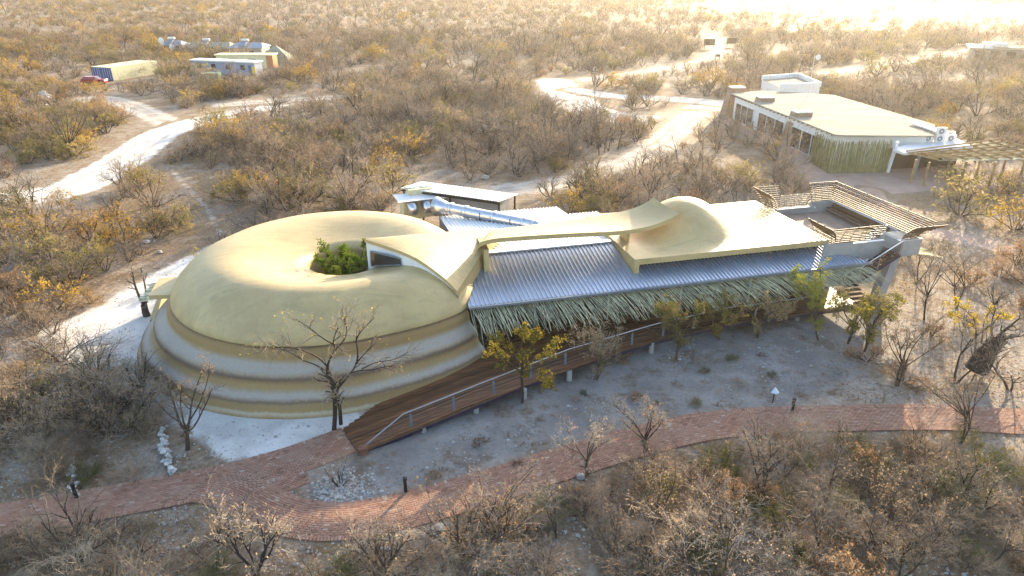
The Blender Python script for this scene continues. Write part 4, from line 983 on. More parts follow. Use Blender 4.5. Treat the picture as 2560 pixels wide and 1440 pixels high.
KINDS = {                                   # name: (list of (stems, crown) meshes)
 'thorn_shrub': [make_plant(100+i, v(BARE, stems=6+i%3, h=1.35+.12*i, tilt=.85+.1*(i%3), leaves=(0,.12,.05,.2,0,.1)[i]), [('twig','twigp','twig','twig','twig','twigp')[i],'ltan','lrust']) for i in range(6)],
 'bare_tree': [make_plant(200+i, v(TREE, stems=1+i%2, h=2.0+.3*i, leaves=(0,.05,.08)[i%3]), ['twig','ltan','lyellow'], 'bark') for i in range(4)],
 'olive_shrub': [make_plant(300+i, v(BARE, stems=7, h=1.45, kids=(5,5,3), leaves=.45, ln=2, ls=.085, mixleaf=.3), ['twig','lolive','ltan']) for i in range(3)],
 'yellow_shrub': [make_plant(400+i, v(BARE, stems=6, h=1.5, kids=(5,4,3), leaves=.5, ln=2, ls=.09, mixleaf=.35), ['twig','lyellow','lrust']) for i in range(3)],
 'rust_shrub': [make_plant(500+i, v(BARE, stems=7, h=1.1, kids=(5,5,3), leaves=.4, ln=2, ls=.07, mixleaf=.5), ['twig','lrust','ltan']) for i in range(3)],
 'pale_brush': [make_plant(600+i, v(BARE, stems=22, h=.95, r=.011, tilt=1.2, kids=(5,4), lv=2, stem=0, curl=.34, spread=1.0, ratio=.72, leaves=(.05,.2,.1,.3)[i], ls=.055, up=.0), [('twigp','twig','twigp','twig')[i],'ltan','lrust'], ('twigp','twig','twigp','twig')[i]) for i in range(4)],
 'green_brush': [make_plant(650+i, v(BARE, stems=24, h=.85, r=.010, tilt=.95, kids=(6,5), lv=2, stem=0, curl=.2, spread=.8, ratio=.7, leaves=.25, ls=.05), ['twigo','lolive','ltan'], 'twigo') for i in range(3)],
}
NICE = {'thorn_shrub':'bare thorn shrub','bare_tree':'leafless tree','olive_shrub':'olive leafed shrub','yellow_shrub':'yellow leafed shrub','rust_shrub':'rust leafed shrub','pale_brush':'pale twig tangle','green_brush':'dull green brush'}
COUNT = {}; PLACED = []
def put(kind, var, loc, sc, rz, label, group=None, cat=None, sz=1.0):
    st, cr = KINDS[kind][var % len(KINDS[kind])]
    e = empty(kind, loc, rz); e.scale = (sc, sc, sc*sz)
    link('stems' if kind != 'bare_tree' else 'trunk', st, e); link('crown', cr, e)
    tag(e, label, cat or ('tree' if kind == 'bare_tree' else 'shrub'), group); COUNT[kind] = COUNT.get(kind, 0)+1; return e
# --- trees with a shape of their own, limbs set out by hand
def hero(name, label, base, limbs, o, mats, seed, stem_mat='bark', cat='tree'):
    rg = random.Random(seed); st, cr = MB(), MB(); base = Vector(base)
    for pts, r0, r1 in limbs:
        q = [Vector(p)-base for p in pts]; q = [Vector(x) for x in smooth([tuple(x) for x in q], 1)]; n = len(q)
        rr = [r0+(r1-r0)*i/(n-1) for i in range(n)]; st.tube(q, rr, 8, 0, cap=False)
        ln = sum((b-a).length for a, b in zip(q, q[1:]))
        k0 = max(1, n//3); grow_from(st, cr, rg, q[k0:], rr[k0:], o['L']*(1 if ln > 1.5 else .7), 1, o)
    e = empty(name, base); link('trunk', st.mesh('trunk', M[stem_mat], True), e); link('crown', cr.mesh('crown', [M[x] for x in mats]), e); tag(e, label, cat); return e
def YB(x, y): return P(x, y).y
Yt = YB(838,1075); q = lambda x, y, dy=0: PY(x, y, Yt+dy)
HT = dict(lv=4, stems=1, kids=(5,6,4,3), lo=(.1,.1,.15,.15), spread=.75, ratio=.55, curl=.2, up=.02, leaves=.06, ls=.07, ln=1, stem=2, L=1.5)
hero('leafless_tree', 'twin trunked leafless tree standing in front of the banded round wall', P(838,1075), [
  ([q(835,1078),q(838,1030),q(836,985),q(832,955),q(822,940)], .115,.08), ([q(852,1060,.15),q(850,1020,.1),q(842,985),q(840,970)], .10,.065),
  ([q(822,942),q(818,915,-.2),q(826,895,-.4),q(838,875,-.8),q(832,850,-1),q(845,820,-1.2)], .065,.014), ([q(842,975),q(858,955,.3),q(880,930,.5),q(893,905,.6),q(915,880,.8),q(935,860,1)], .06,.014),
  ([q(880,932,.5),q(905,925,.2),q(930,925,0),q(955,918,-.2),q(985,915,-.3)], .035,.01), ([q(820,930),q(790,912,.4),q(755,900,.7),q(728,882,1),q(700,872,1.2)], .04,.01),
  ([q(818,915),q(798,895,-.4),q(770,880,-.9),q(730,868,-1.2),q(690,868,-1.5),q(660,866,-1.6)], .05,.015), ([q(893,905,.6),q(895,875,.5),q(888,850,.4),q(905,825,.2),q(935,795,.1)], .045,.015),
  ([q(838,875,-.8),q(862,850,-.4),q(868,825,-.4),q(860,795,-.3)], .04,.015), ([q(832,860,-1),q(805,845,-1),q(775,820,-1),q(745,800,-1)], .035,.012), ([q(905,922,.2),q(940,905,.8),q(985,900,1.2),q(1020,880,1.6)], .035,.012)],
  v(HT, leaves=.05, kids=(5,9,5,3), curl=.26, ratio=.6), ['twig','lyellow','ltan'], 1)
Yt = YB(1306,1008)
hero('autumn_tree', 'slim tree with green, yellow and reddish leaves beside the deck railing', P(1306,1008), [
  ([q(1306,1010),q(1307,975),q(1303,940),q(1306,915),q(1308,895)], .07,.05), ([q(1306,915),q(1285,890,.4),q(1262,865,.6),q(1250,850,.7)], .035,.012), ([q(1305,925),q(1335,895,-.3),q(1365,875,-.4),q(1395,858,-.5)], .035,.012),
  ([q(1308,895),q(1302,865),q(1310,840),q(1305,825)], .035,.012), ([q(1306,930),q(1335,925,-.7),q(1355,935,-1),q(1372,950,-1.2)], .025,.01), ([q(1304,935),q(1275,905,-.6),q(1240,880,-.9)], .03,.01), ([q(1308,895),q(1330,860,.5),q(1340,835,.8)], .03,.01)],
  v(HT, leaves=.9, ln=7, ls=.085, L=.95, kids=(4,7,5,3), mixleaf=.38, lv=3), ['twig','lolive','lyellow'], 2)
Yt = YB(470,1125)
hero('dark_stemmed_tree', 'many stemmed dark tree left of the round building base', P(470,1125), [
  ([q(470,1127),q(468,1095),q(465,1075)], .11,.09), ([q(465,1078),q(448,1055,.3),q(438,1020,.5),q(428,985,.7),(q(420,955,.8))], .07,.02), ([q(467,1075),q(475,1045),q(478,1010),q(490,970),q(505,930)], .06,.02),
  ([q(468,1085),q(490,1060,.3),q(505,1030,.5),q(520,1000,.6),q(530,970,.7)], .05,.015), ([q(465,1075),q(455,1040,-.5),q(450,1000,-.8),q(455,960,-1)], .05,.015), ([q(475,1050),q(500,1010,-.5),q(520,950,-.6),q(525,905,-.6)], .04,.012), ([q(448,1055),q(420,1035,.2),q(395,1010,.3),q(370,985,.4)], .035,.012)],
  v(HT, leaves=.10, L=1.25, lv=4, kids=(4,7,5,3), ls=.07), ['twig','ltan','lolive'], 3)
Yt = YB(172,392)
hero('fan_shaped_tree', 'fan shaped many stemmed tree with green tinted top beside the gravel road', P(176,392), [([q(178,393),q(174,375),q(172,362)], .16,.13)]+
  [([q(172,368),q(172+dx*.35,340,dy*.4),q(172+dx*.75,310,dy),q(172+dx,283,dy*1.3)], .07,.02) for dx, dy in ((-58,.5),(-40,-1.2),(-22,1.2),(-5,-1.0),(8,1.4),(22,-1.2),(36,.6),(48,-.4))],
  v(HT, L=2.0, lv=3, kids=(3,6,5,4), leaves=.25, ls=.14, mixleaf=.35), ['twig','lolive','lgreen'], 4)
Yt = YB(366,790)
hero('canopy_tree', 'bare forked tree with orange lit trunk foot beside the entrance canopy', P(366,790), [
  ([q(368,792),q(362,775),q(360,760)], .24,.18), ([q(360,764),q(345,735),q(335,705,.3),q(332,680,.4)], .10,.04), ([q(362,762),q(366,735,.2),q(360,700,.5),(q(352,670,.6))], .08,.03)],
  v(HT, L=1.1, lv=3, kids=(3,6,4,3), leaves=.12), ['twig','ltan','lrust'], 5)
Yt = YB(2440,940)
hero('leaning_trunk_tree', 'tree with thick dark leaning trunk and thin bare branches at the right', P(2445,920), [
  ([q(2440,925),q(2462,890),q(2480,862),q(2492,848)], .62,.30), ([q(2490,850),q(2500,835),q(2525,815),q(2550,795)], .12,.03), ([q(2484,856),q(2478,830,.5),q(2480,800,.8),q(2490,770,1)], .08,.02), ([q(2488,852),q(2520,845,-.5),q(2555,840,-.9)], .06,.02)],
  v(HT, L=1.5, lv=3, kids=(3,5,4,3)), ['twig','ltan','lrust'], 6)
Yt = YB(2440,885)
hero('yellow_leafed_tree', 'two stemmed tree with yellow and green leaves behind the leaning trunk', P(2440,885), [
  ([q(2437,886),q(2440,850),q(2440,815),q(2432,790)], .06,.03), ([q(2452,875),q(2456,840),q(2460,800),q(2475,780)], .05,.02), ([q(2440,815),q(2415,800),q(2385,788)], .03,.01), ([q(2440,812),q(2420,780,.4),q(2390,760,.6)], .03,.01), ([q(2456,830),q(2485,800,-.3),q(2510,795,-.4)], .03,.01)],
  v(HT, L=.9, lv=3, kids=(3,5,4,3), leaves=.7, ls=.10, ln=5, mixleaf=.25), ['twig','lyellow','lolive'], 7)
for i, (lb, bx, by, tx, ty, sp_, lv_, mats) in enumerate((
  ('tree with olive leaves whose dark trunk leans right, below the fringe end',2120,860,2160,690,90,.45,['twig','lolive','ltan']),
  ('slender leafy tree right of the leaning olive tree',2160,880,2190,740,60,.3,['twig','lolive','lyellow']),
  ('crooked bare tree with russet leaves at its foot, right of the clearing',2240,965,2275,800,80,.12,['twig','lrust','ltan']),
  ('leafy tree overhanging the fringe between deck posts',1690,900,1695,750,75,.5,['twig','lolive','ltan']),
  ('leafy dark tree in front of the fringe, right of the first one',1800,850,1790,745,70,.4,['twig','lolive','lrust']),
  ('dense grey twigged tree in front of the deck posts',1890,845,1900,740,85,.35,['twig','ltan','lolive']),
  ('green leafed tree rising past the gutter near the stair',2045,850,2040,668,65,.5,['twig','lolive','lgreen']),
  ('thin grey sapling in the clearing beside the railing',1490,950,1485,815,70,.15,['twigp','ltan','lolive']),
  ('tall bare tree right of the terrace column',2310,800,2320,650,75,.05,['twig','ltan','lrust']),
  ('bare tree with slim stems further right of the terrace',2390,770,2395,620,80,.08,['twig','lrust','ltan']),
  ('tall bare bush at the right end of the brick path',2400,1110,2400,925,110,.06,['twig','ltan','lrust']),
  ('bare crooked tree in the foreground shrubs right of centre',1905,1250,1910,1070,95,.04,['twigp','ltan','lrust']),
  ('bare sapling leaning over the middle of the brick path',1610,1130,1600,1010,70,.05,['twigp','ltan','lrust']),
  ('bare sapling on the near edge of the brick path, left of the middle one',1270,1340,1275,1150,95,.05,['twigp','ltan','lrust']),
  ('bare sapling beside the brick path above the boulder pair',1470,1190,1475,1060,75,.05,['twigp','ltan','lrust']))):
    Yt = YB(bx, by); rg2 = random.Random(900+i); lim = []; ns_ = rg2.choice((1,2,2,3))
    for st_i in range(ns_):
        f0 = rg2.uniform(.22,.42); b2 = bx+rg2.gauss(0,4)*(st_i > 0); mid = (b2*(1-f0)+tx*f0+rg2.gauss(0,sp_*.14), by*(1-f0)+ty*f0); dm = rg2.gauss(0,.25)
        lim.append(([q(b2,by+2), q((b2+mid[0])/2+rg2.gauss(0,4), (by+mid[1])/2), q(mid[0], mid[1], dm)], .065/ns_**.4, .042/ns_**.4))
        for j in range(6 if ns_ == 1 else 4):
            a_ = rg2.uniform(-1,1); hh = rg2.uniform(.45,1.0); lim.append(([q(mid[0],mid[1],dm), q(mid[0]+a_*sp_*.4+rg2.gauss(0,7), mid[1]+(ty-mid[1])*hh*.5+rg2.gauss(0,6), dm+rg2.gauss(0,.4)), q(tx+a_*sp_+rg2.gauss(0,8), mid[1]+(ty-mid[1])*hh, dm+rg2.gauss(0,.9))], .032, .009))
    hero('slim_tree', lb, P(bx, by), lim, v(HT, L=1.0, lv=3 if lv_ > .25 else 4, kids=(3,8,6,3), leaves=lv_, ls=.08 if lv_ > .25 else .07, mixleaf=.3, ln=7 if lv_ > .25 else 1, curl=.24), mats, 50+i)
# courtyard tree
ct = hero('courtyard_tree', 'bright green leafy tree filling the round opening of the shell roof', (TI[0], TI[1], 0),
  [([Vector((TI[0],TI[1],0)),Vector((TI[0]+.1,TI[1],1.6)),Vector((TI[0],TI[1],2.6))], .12,.08)]+[([Vector((TI[0],TI[1],2.4)),Vector((TI[0]+.7*cos(a_*.9),TI[1]+.7*sin(a_*.9),3.4)),Vector((TI[0]+1.45*cos(a_*.9),TI[1]+1.45*sin(a_*.9),4.95+.35*sin(a_*2.3)))], .04,.015) for a_ in range(7)]+[([Vector((TI[0],TI[1],2.5)),Vector((TI[0],TI[1],3.8)),Vector((TI[0]-.3,TI[1]+.3,5.4))], .04,.015)],
  v(HT, L=.85, lv=3, kids=(3,9,6,4), leaves=.95, ln=8, ls=.10, mixleaf=.35, curl=.3), ['twig','lgreen','lolive'], 8)

# --- scattered shrubs
def pz(*pts): return [tuple(P(*p)[:2]) for p in pts]
VOID = [CLEAR, PLAZA, pz((985,540),(1020,445),(1300,470),(1500,540),(1500,600),(985,600)), pz((330,720),(470,630),(560,590),(400,830),(330,900),(200,900),(120,860)), pz((480,1150),(560,1060),(840,1040),(870,1085),(700,1160),(560,1185)),
        pz((180,232),(200,185),(300,195),(395,186),(390,215),(300,225)), pz((480,196),(485,165),(690,160),(690,185),(645,200)), pz((560,150),(570,130),(720,135),(720,160))]
VOID.append(pz((690,1175),(880,1110),(905,1135),(830,1200),(790,1262),(735,1240)))
SPARSE = [(pz((430,430),(620,430),(640,600),(420,650),(330,600),(300,520)), .22), (pz((90,520),(330,480),(330,560),(100,600)), .45), (pz((1430,235),(1720,245),(1700,300),(1500,290)), .5), (PLAIN, .12), (pz((2150,760),(2560,780),(2560,1010),(2200,1010)), .6),
          (pz((600,255),(1350,225),(1620,330),(1330,440),(900,480),(620,430),(480,345)), 1.7), (pz((0,900),(300,950),(560,1160),(400,1220),(0,1260)), .8), (pz((1800,1080),(2000,1090),(1950,1250),(1700,1200)), .7)]
BB = [(c_, min(p[0] for p in c_), max(p[0] for p in c_), min(p[1] for p in c_), max(p[1] for p in c_)) for c_ in VOID]
def in_foot(p, pad=.6):
    x, y = p
    if math.hypot(x-TC[0], y-TC[1]) < 10.6+pad: return True
    l_ = Lo((x, y, 0))
    if -1 < l_.x < 29.8 and -.9-pad < l_.y < 13.2: return True
    if -8 < l_.x < 11 and l_.y > -8.6+(l_.x+6.8)*.33-pad and l_.y < 6: return True
    if 30 < x < 50 and 71 < y < 106: 
        if inside(p, FBP): return True
    return False
FBP = [(p.x, p.y) for p in IN]+[]
FBP = [tuple((Vector(a_)-Vector((cen.x,cen.y)))*1.25+Vector((cen.x,cen.y))) for a_ in FBP]
def free(p, pad):
    if p[1] < 140:
        for f_, x0, x1, y0, y1 in ROADS:
            if x0 < p[0] < x1 and y0 < p[1] < y1 and f_(p) > -pad: return False
    else:
        for f_, x0, x1, y0, y1 in ROADS:
            if x0 < p[0] < x1 and y0 < p[1] < y1 and f_(p) > -pad-.8: return False
    if p[1] < 45 and on_path(p, pad*.8): return False
    for c_, x0, x1, y0, y1 in BB:
        if x0 < p[0] < x1 and y0 < p[1] < y1 and inside(p, c_): return False
    return not in_foot(p)
rv = random.Random(42)
MARKS = [('the round shell roof',830,700),('the white gravel road',300,400),('the shipping containers',300,180),('the site cabin',560,170),('the turning loop',1580,265),('the service shed',1150,470),('the arched roof band',1450,560),('the dome',1720,540),('the roof terrace',2150,520),
  ('the stair',2200,640),('the leaning trunk',2450,890),('the garden lamp',1931,990),('the large white boulder',1094,1330),('the path fork',640,1220),('the left bollard',192,1240),('the right bollard',1980,1025),('the stone row by the shell',420,1130),('the gravel yard',200,860),
  ('the entrance canopy',390,720),('the fan shaped tree',170,340),('the stone piers',1880,300),('the stick screen',2140,390),('the pergola',2430,380),('the annex',1980,205),('the brushwood screen',590,220),('the service track',1550,410),('the path end',2450,1050),('the crooked foreground tree',1905,1180),
  ('the lower left corner',60,1400),('the lower right corner',2500,1400),('the bottom centre',1300,1410),('the path bend',830,1330),('the small boulder',1452,1200),('the broad olive bush',760,490),('the thicket centre',1000,320),('the yellow thicket tree',965,410)]
SEEN = {}
def zone_label(kind, p, px, sc=1.0):
    x, y = px; bd = min(MARKS, key=lambda m_: (m_[1]-x)**2+(1.6*(m_[2]-y))**2); dx, dy = x-bd[1], 1.6*(y-bd[2])
    rel = ('right of' if dx > 0 else 'left of') if abs(dx) > abs(dy) else ('in front of' if dy > 0 else 'behind')
    if 'corner' in bd[0] or 'bottom' in bd[0] or 'centre' in bd[0]: rel = 'near'
    size = 'small ' if sc < .8 else ('large ' if sc > 1.2 else '')
    base = (size+NICE[kind]+' '+rel+' '+bd[0]).strip(); n_ = SEEN[base] = SEEN.get(base, 0)+1; SEEN[base, n_] = math.hypot(dx, dy)
    return base
def pick(px, rg):
    x, y = px; t = rg.random()
    if y > 1080: w_ = (('thorn_shrub',.20),('pale_brush',.56),('green_brush',.12),('rust_shrub',.04),('bare_tree',.05),('olive_shrub',.01))
    elif x < 620 and y > 850: w_ = (('thorn_shrub',.5),('pale_brush',.3),('green_brush',.12),('olive_shrub',.05),('bare_tree',.03))
    elif x > 2050 and y > 560: w_ = (('rust_shrub',.32),('thorn_shrub',.34),('bare_tree',.20),('pale_brush',.10),('yellow_shrub',.04))
    elif x < 620: w_ = (('thorn_shrub',.50),('olive_shrub',.20),('yellow_shrub',.10),('rust_shrub',.12),('bare_tree',.08))
    elif 1100 < x < 2000 and 300 < y < 520: w_ = (('thorn_shrub',.60),('bare_tree',.26),('olive_shrub',.09),('rust_shrub',.05))
    else: w_ = (('thorn_shrub',.70),('rust_shrub',.05),('bare_tree',.12),('olive_shrub',.10),('yellow_shrub',.03))
    for n_, k_ in w_:
        if t < k_: return n_
        t -= k_
    return 'thorn_shrub'
cands = []; FAR = []
# near field on a jittered grid, thinner with distance
def bands():
    yield (20, 130, 1.95); yield (130, 260, 2.9); yield (260, 560, 5.0); yield (560, 1500, 10.0)
for y0, y1, sp_ in bands():
    y = y0
    while y < y1:
        hw = y*.86+14; x = -hw
        while x < hw:
            p = (x+rv.uniform(-.48,.48)*sp_, y+rv.uniform(-.48,.48)*sp_); x += sp_
            px = proj((p[0], p[1], .5))
            if not (-200 < px[0] < 2760 and px[1] < 1640): continue
            dens = .78 if sp_ < 2.5 else .85
            dens *= min(1.15, max(.22, .8+1.15*mnoise.noise(Vector((p[0]*.045, p[1]*.045, 9)))))
            for c_, f_ in SPARSE:
                if inside(p, c_): dens *= f_
            if rv.random() > dens: continue
            if px[0] < 560 and 290 < px[1] < 560 and not free(p, 3.2): continue
            if px[1] > 1100 and 600 < px[0] < 1350 and not free(p, 2.0): continue
            if not free(p, .9 if (px[1] > 520 or 1200 < px[0] < 1760 and px[1] > 300) else (2.7 if px[1] < 330 else 1.9)): continue
            cands.append((p, px, sp_))
        y += sp_
for j in range(2):
    y = 18.0
    while y < 30:
        x = -26.0
        while x < 26:
            p = (x+rv.uniform(-.5,.5)*1.1, y+rv.uniform(-.5,.5)*1.1); x += 1.1; px = proj((p[0], p[1], .3))
            if not (-60 < px[0] < 2620 and (px[1] > 1090 or (px[0] < 480 and px[1] > 930)) and px[1] < 1560) or rv.random() > .68: continue
            if px[0] < 560 and px[1] < 1240 and rv.random() < .35: continue
            if mnoise.noise(Vector((p[0]*.22, p[1]*.22, 51))) < -.34: continue
            if free(p, 1.7 if 600 < px[0] < 1350 else (.9 if 560 < px[0] < 1900 else .4)): cands.append((p, px, 1.25))
        y += 1.1
LIM = {'thorn_shrub':290,'bare_tree':120,'olive_shrub':110,'yellow_shrub':60,'rust_shrub':110,'pale_brush':280,'green_brush':140}
cands.sort(key=lambda c_: (0 if (0 < c_[1][0] < 2560 and -20 < c_[1][1] < 1440) else 1, c_[0][1] if c_[0][1] > 0 else 0))
HERO_PTS = [P(838,1075), P(1306,1008), P(470,1125)]
for p, px, sp_ in cands:
    kd = pick(px, rv); inv = 0 < px[0] < 2560 and -20 < px[1] < 1440
    big = 1.0 if px[1] > 600 else (1.18 if px[1] > 330 else 1.3)
    if px[1] > 1080: big = rv.uniform(.6,.95)
    if sp_ > 5: big *= 1.25
    if sp_ > 9: big *= 1.3
    sc = big*rv.choice((.5,.75,.9,1.0,1.1,1.25,1.5))*rv.uniform(.85,1.15)*(.92+.35*mnoise.noise(Vector((p[0]*.09, p[1]*.09, 77))))*(1.0 if kd != 'bare_tree' else .8)
    if any((Vector((p[0],p[1],0))-h_).length < 1.8 for h_ in HERO_PTS): continue
    if inv and p[1] < 112 and COUNT.get(kd, 0) < LIM[kd]:
        lb = zone_label(kd, p, px, sc); e_ = put(kd, rv.randrange(8), (p[0], p[1], 0), sc, rv.uniform(0, 6.28), lb, NICE[kd]+'s of the dry bush', sz=rv.uniform(.85,1.15)); PLACED.append((lb, math.hypot(px[0]-0, px[1]-0), px, e_))
    else: FAR.append((p, sc, kd))
ORD = ['nearest the camera','second','third','fourth','fifth','sixth','seventh','eighth','ninth','tenth','eleventh','twelfth','thirteenth','fourteenth','fifteenth','sixteenth','seventeenth','eighteenth','nineteenth','twentieth','twenty-first','twenty-second','twenty-third','twenty-fourth','twenty-fifth','twenty-sixth','twenty-seventh','twenty-eighth','twenty-ninth','thirtieth']
by = {}
for lb, _, px, e_ in PLACED: by.setdefault(lb, []).append((-px[1], px[0], e_))
for lb, ls_ in by.items():
    if len(ls_) > 1:
        ls_.sort(key=lambda t: t[:2])
        for i, (_, _, e_) in enumerate(ls_):
            nl = lb+(', nearest the camera' if i == 0 else ', '+ORD[min(i, 29)]+' from the camera')
            if i < 30 and len(nl.split()) <= 16: e_['label'] = nl
# --- shrubs placed where the photograph shows a striking one
for kd, x, y, sc, lb in (
  ('yellow_shrub',222,600,1.5,'tall bright yellow leafed shrub on the bank left of the round shell'),('yellow_shrub',50,330,2.2,'large orange yellow bush at the left edge beside the track'),('yellow_shrub',10,290,2.2,'golden bush at the left edge by the track'),
  ('olive_shrub',760,520,2.1,'broad olive bush right behind the round shell'),('yellow_shrub',680,505,1.5,'yellow tinged bush left of the broad olive bush'),('yellow_shrub',965,440,1.7,'yellow orange leafed tree standing out of the thicket'),
  ('olive_shrub',190,1010,1.35,'fresh green leafed shrub at the edge of the gravel yard'),('thorn_shrub',70,1010,1.6,'dense dark thorn bush at the left edge, lower left'),('yellow_shrub',1420,535,1.2,'bright yellow green bush behind the back fringe'),('olive_shrub',1490,535,1.2,'olive bush behind the arched band'),
  ('olive_shrub',45,560,1.6,'spreading green tinged shrub below the gravel road at the left edge'),('rust_shrub',20,760,1.6,'orange brown bush at the left edge beside the yard'),('thorn_shrub',180,730,1.7,'broad bare thorn shrub at the edge of the white yard'),('yellow_shrub',1930,400,1.2,'pale yellow leafed tree by the stone piers'),
  ('thorn_shrub',850,1215,.75,'small bare shrub in the stony island of the path fork'),('thorn_shrub',550,620,.9,'dark bare shrub at the left shoulder of the round shell'),('thorn_shrub',340,590,1.0,'round bare shrub with dark stem on the bank'),('yellow_shrub',378,128,2.6,'tall bright yellow tree at the camp'),
  ('yellow_shrub',270,125,2.4,'golden tree left of the camp'),('olive_shrub',2190,190,2.2,'olive yellow tree top behind the long flat roof'),('rust_shrub',2170,905,1.0,'rust red low bush at the right end of the clearing'),('rust_shrub',2255,955,.9,'rust orange leaves round the foot of the crooked tree')):
    put(kd, int(x) % 5, P(x, y), sc, x*.7, lb)
rd = random.Random(31); DEB = [(1200,1108),(1460,985),(1295,1160),(1085,1195),(1150,1160),(1590,1000),(1690,960),(1760,930),(1850,960),(1905,890),(1930,940),(2000,990),(2040,960),(2080,985),(2110,930),(1560,900),(1440,1000),(1350,1050),(1640,1010),(1830,900),(1970,930),(1740,1010)]
for i, (x, y) in enumerate(DEB):
    kd = rd.choice(('rust_shrub','pale_brush','pale_brush','green_brush')); sc = rd.uniform(.22,.5)
    rk_ = sorted(d_[0] for d_ in DEB).index(x)
    put(kd, i, P(x, y), sc, i*1.3, 'low dead '+NICE[kd]+' on the bare clearing, '+('leftmost clump' if rk_ == 0 else ORD[rk_]+' clump from the left'), 'dead clumps on the clearing', sz=.7)
# --- the far bush: one mass of the same plants
import mathutils
protos = []
for kd in KINDS:
    if kd == 'pale_brush' and False: continue
    for j in range(len(KINDS[kd])): protos.append((kd, j))
me = bpy.data.meshes.new('bushland'); me.from_pydata([(p[0], p[1], 0) for p, sc, kd in FAR], [], [])
idx = {}
for n_, (kd, j) in enumerate(protos): idx.setdefault(kd, []).append(n_)
iv = [rv.choice(idx.get(kd, idx['thorn_shrub'])) for p, sc, kd in FAR]
me.attributes.new('pidx', 'INT', 'POINT').data.foreach_set('value', iv)
me.attributes.new('psc', 'FLOAT', 'POINT').data.foreach_set('value', [sc for p, sc, kd in FAR])
me.attributes.new('prz', 'FLOAT', 'POINT').data.foreach_set('value', [rv.uniform(0, 6.28) for _ in FAR])
bush = tag(link('bushland', me), 'mass of dry thorn bush reaching to the horizon', 'bush', kind='stuff')
ng = bpy.data.node_groups.new('bush_scatter', 'GeometryNodeTree')
ng.interface.new_socket('Geometry', in_out='INPUT', socket_type='NodeSocketGeometry'); ng.interface.new_socket('Geometry', in_out='OUTPUT', socket_type='NodeSocketGeometry')
gi, go = ng.nodes.new('NodeGroupInput'), ng.nodes.new('NodeGroupOutput')
jn = ng.nodes.new('GeometryNodeJoinGeometry')
first = {}
for o in COL.objects:
    if o.parent and o.data and o.name.split('.')[0] in ('stems','trunk','crown'): first.setdefault(o.data.name, o)
insts = []
for kd, j in protos:
    st, cr = KINDS[kd][j]; jj = ng.nodes.new('GeometryNodeJoinGeometry'); ok = 0
    for d_ in (st, cr):
        ob = first.get(d_.name)
        if ob is None:
            q = put(kd, j, (-60+protos.index((kd,j))*1.7, 112, 0), 1.0, 0, NICE[kd]+' at the far edge of the thicket', NICE[kd]+'s of the dry bush')
            for c_ in q.children: first.setdefault(c_.data.name, c_)
            ob = first[d_.name]
        oi = ng.nodes.new('GeometryNodeObjectInfo'); oi.inputs[0].default_value = ob; oi.transform_space = 'ORIGINAL'; ng.links.new(oi.outputs['Geometry'], jj.inputs[0])
    g2 = ng.nodes.new('GeometryNodeGeometryToInstance'); ng.links.new(jj.outputs[0], g2.inputs[0]); insts.append(g2)
for g2 in reversed(insts): ng.links.new(g2.outputs[0], jn.inputs[0])
ip = ng.nodes.new('GeometryNodeInstanceOnPoints'); ng.links.new(gi.outputs[0], ip.inputs['Points']); ng.links.new(jn.outputs[0], ip.inputs['Instance']); ip.inputs['Pick Instance'].default_value = True
def nattr(nm, ty):
    a_ = ng.nodes.new('GeometryNodeInputNamedAttribute'); a_.data_type = ty; a_.inputs[0].default_value = nm; return a_.outputs[0]
ng.links.new(nattr('pidx', 'INT'), ip.inputs['Instance Index'])
cx_ = ng.nodes.new('ShaderNodeCombineXYZ'); ng.links.new(nattr('prz', 'FLOAT'), cx_.inputs[2]); ng.links.new(cx_.outputs[0], ip.inputs['Rotation'])
c3 = ng.nodes.new('ShaderNodeCombineXYZ'); ps = nattr('psc', 'FLOAT')
for i in range(3): ng.links.new(ps, c3.inputs[i])
ng.links.new(c3.outputs[0], ip.inputs['Scale']); ng.links.new(ip.outputs[0], go.inputs[0])
bush.modifiers.new('scatter', 'NODES').node_group = ng
# --- dry grass, leaf litter, pebbles
rl = random.Random(9)
gm, lm, pb = MB(), MB(), MB()
def rand_near(y0, y1):
    while True:
        y = y0+(y1-y0)*rl.random()**1.3; x = rl.uniform(-1, 1)*(y*.84+5); px = proj((x, y, 0))
        if -60 < px[0] < 2620 and px[1] < 1500: return (x, y), px
n_ = 0
while n_ < 5200:
    p, px = rand_near(18, 95)
    if mnoise.noise(Vector((p[0]*.12, p[1]*.12, 4))) < -.05 and rl.random() < .8: n_ += .2; continue
    if not free(p, .1): n_ += .2; continue
    n_ += 1; b_ = Vector((p[0], p[1], 0)); hh = rl.uniform(.12,.42)
    for _ in range(7):
        d = Vector((rl.gauss(0,.55),rl.gauss(0,.55),1)).normalized()*hh*rl.uniform(.6,1.2); s_ = Vector((-d.y,d.x,0)).normalized()*.014 if abs(d.x)+abs(d.y) > 0 else Vector((.014,0,0)); o_ = Vector((rl.gauss(0,.12),rl.gauss(0,.12),0))
        gm.add([b_+o_-s_, b_+o_+s_, b_+o_+d], [(0,1,2)])
tag(gm.build('dry_grass', M['grass']), 'tufts of dry straw coloured grass between the shrubs', 'grass', kind='stuff')
n_ = 0
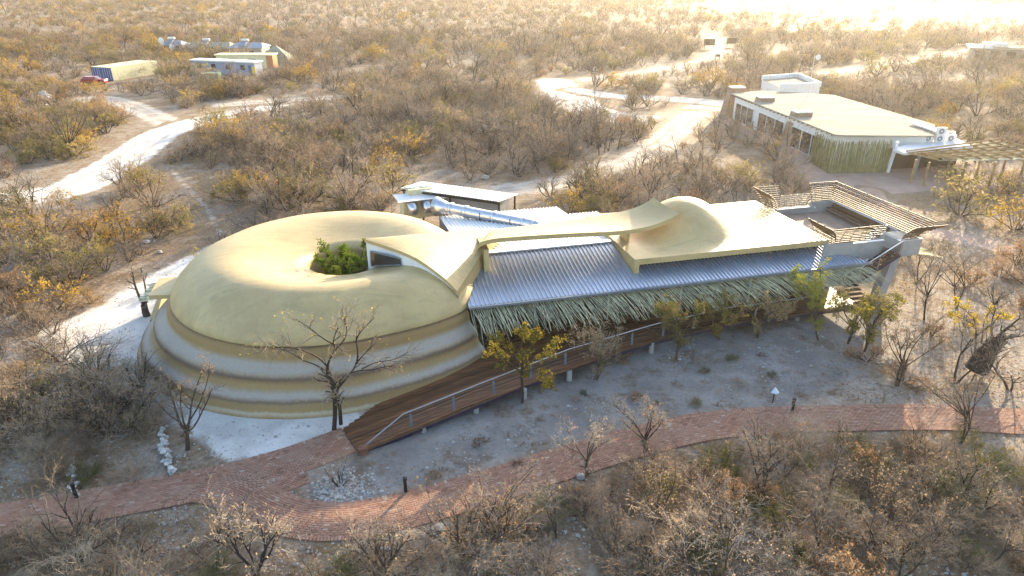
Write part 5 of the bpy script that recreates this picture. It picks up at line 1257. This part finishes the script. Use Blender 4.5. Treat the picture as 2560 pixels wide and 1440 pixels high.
while n_ < 19000:
    p, px = rand_near(18, 62); orange = px[0] > 2050 and 700 < px[1] < 1040
    if not orange and (rl.random() < .35 or mnoise.noise(Vector((p[0]*.35, p[1]*.35, 14))) < .05): n_ += .1; continue
    if orange and mnoise.noise(Vector((p[0]*.3, p[1]*.3, 24))) < -.05: n_ += .1; continue
    if in_foot(p) or inside(p, YARD): n_ += .1; continue
    n_ += 1; a_ = rl.uniform(0, 6.28); sz_ = rl.uniform(.03,.075); z = .06 if on_path(p, .1) else .035; dx, dy = Vector((cos(a_),sin(a_))), Vector((-sin(a_),cos(a_)))
    if on_path(p, .1) and rl.random() < .85: continue
    vs = []
    for u, v_ in ((-1,0),(0,.5),(1,0),(0,-.5)): w_ = dx*u*sz_+dy*v_*sz_; vs.append((p[0]+w_.x, p[1]+w_.y, z+rl.uniform(0,.05)))
    lm.add(vs, [(0,1,2,3)], 0 if (orange and rl.random() < .75) or rl.random() < .3 else 1)
tag(lm.build('leaf_litter', [M['lrust'], M['ltan']]), 'fallen brown and orange leaves on the ground', 'litter', kind='stuff')
n_ = 0
while n_ < 5200:
    p, px = rand_near(18, 60); isl = 750 < px[0] < 960 and 1150 < px[1] < 1270
    if not isl and mnoise.noise(Vector((p[0]*.25, p[1]*.25, 34))) < .0: n_ += .1; continue
    if on_path(p, .1) or in_foot(p, -.1): n_ += .1; continue
    n_ += 1; rocky(pb, (p[0], p[1], .02), (rl.uniform(.02,.06) if rl.random() < .92 else rl.uniform(.07,.13)), rl)
for _ in range(420):
    p = P(rl.gauss(850,45), rl.gauss(1225,24))
    if not on_path((p.x,p.y), .05): rocky(pb, (p.x, p.y, .03), rl.uniform(.04,.1), rl)
tag(pb.build('pebbles', M['stone']), 'scattered pale pebbles on the dusty ground', 'pebbles', kind='stuff')
print('COUNTS', COUNT, 'far', len(FAR), 'objs', len(COL.objects))
#@HAZE
# ------------------------------------------------------------------ dusty air
hz = MB().box(-4100, 4100, -400, 6100, -1.0, 21.0)
k = NT('dusty_air'); k.n.remove(k.p); pv = k.new('ShaderNodeVolumePrincipled')
pv.inputs['Color'].default_value = (1.0,.95,.88,1); pv.inputs['Density'].default_value = .00018; pv.inputs['Anisotropy'].default_value = .6
k.l(pv.outputs[0], k.out.inputs['Volume'])
tag(hz.build('haze', k.mat), 'pale dusty air over the plain', 'haze', kind='stuff')
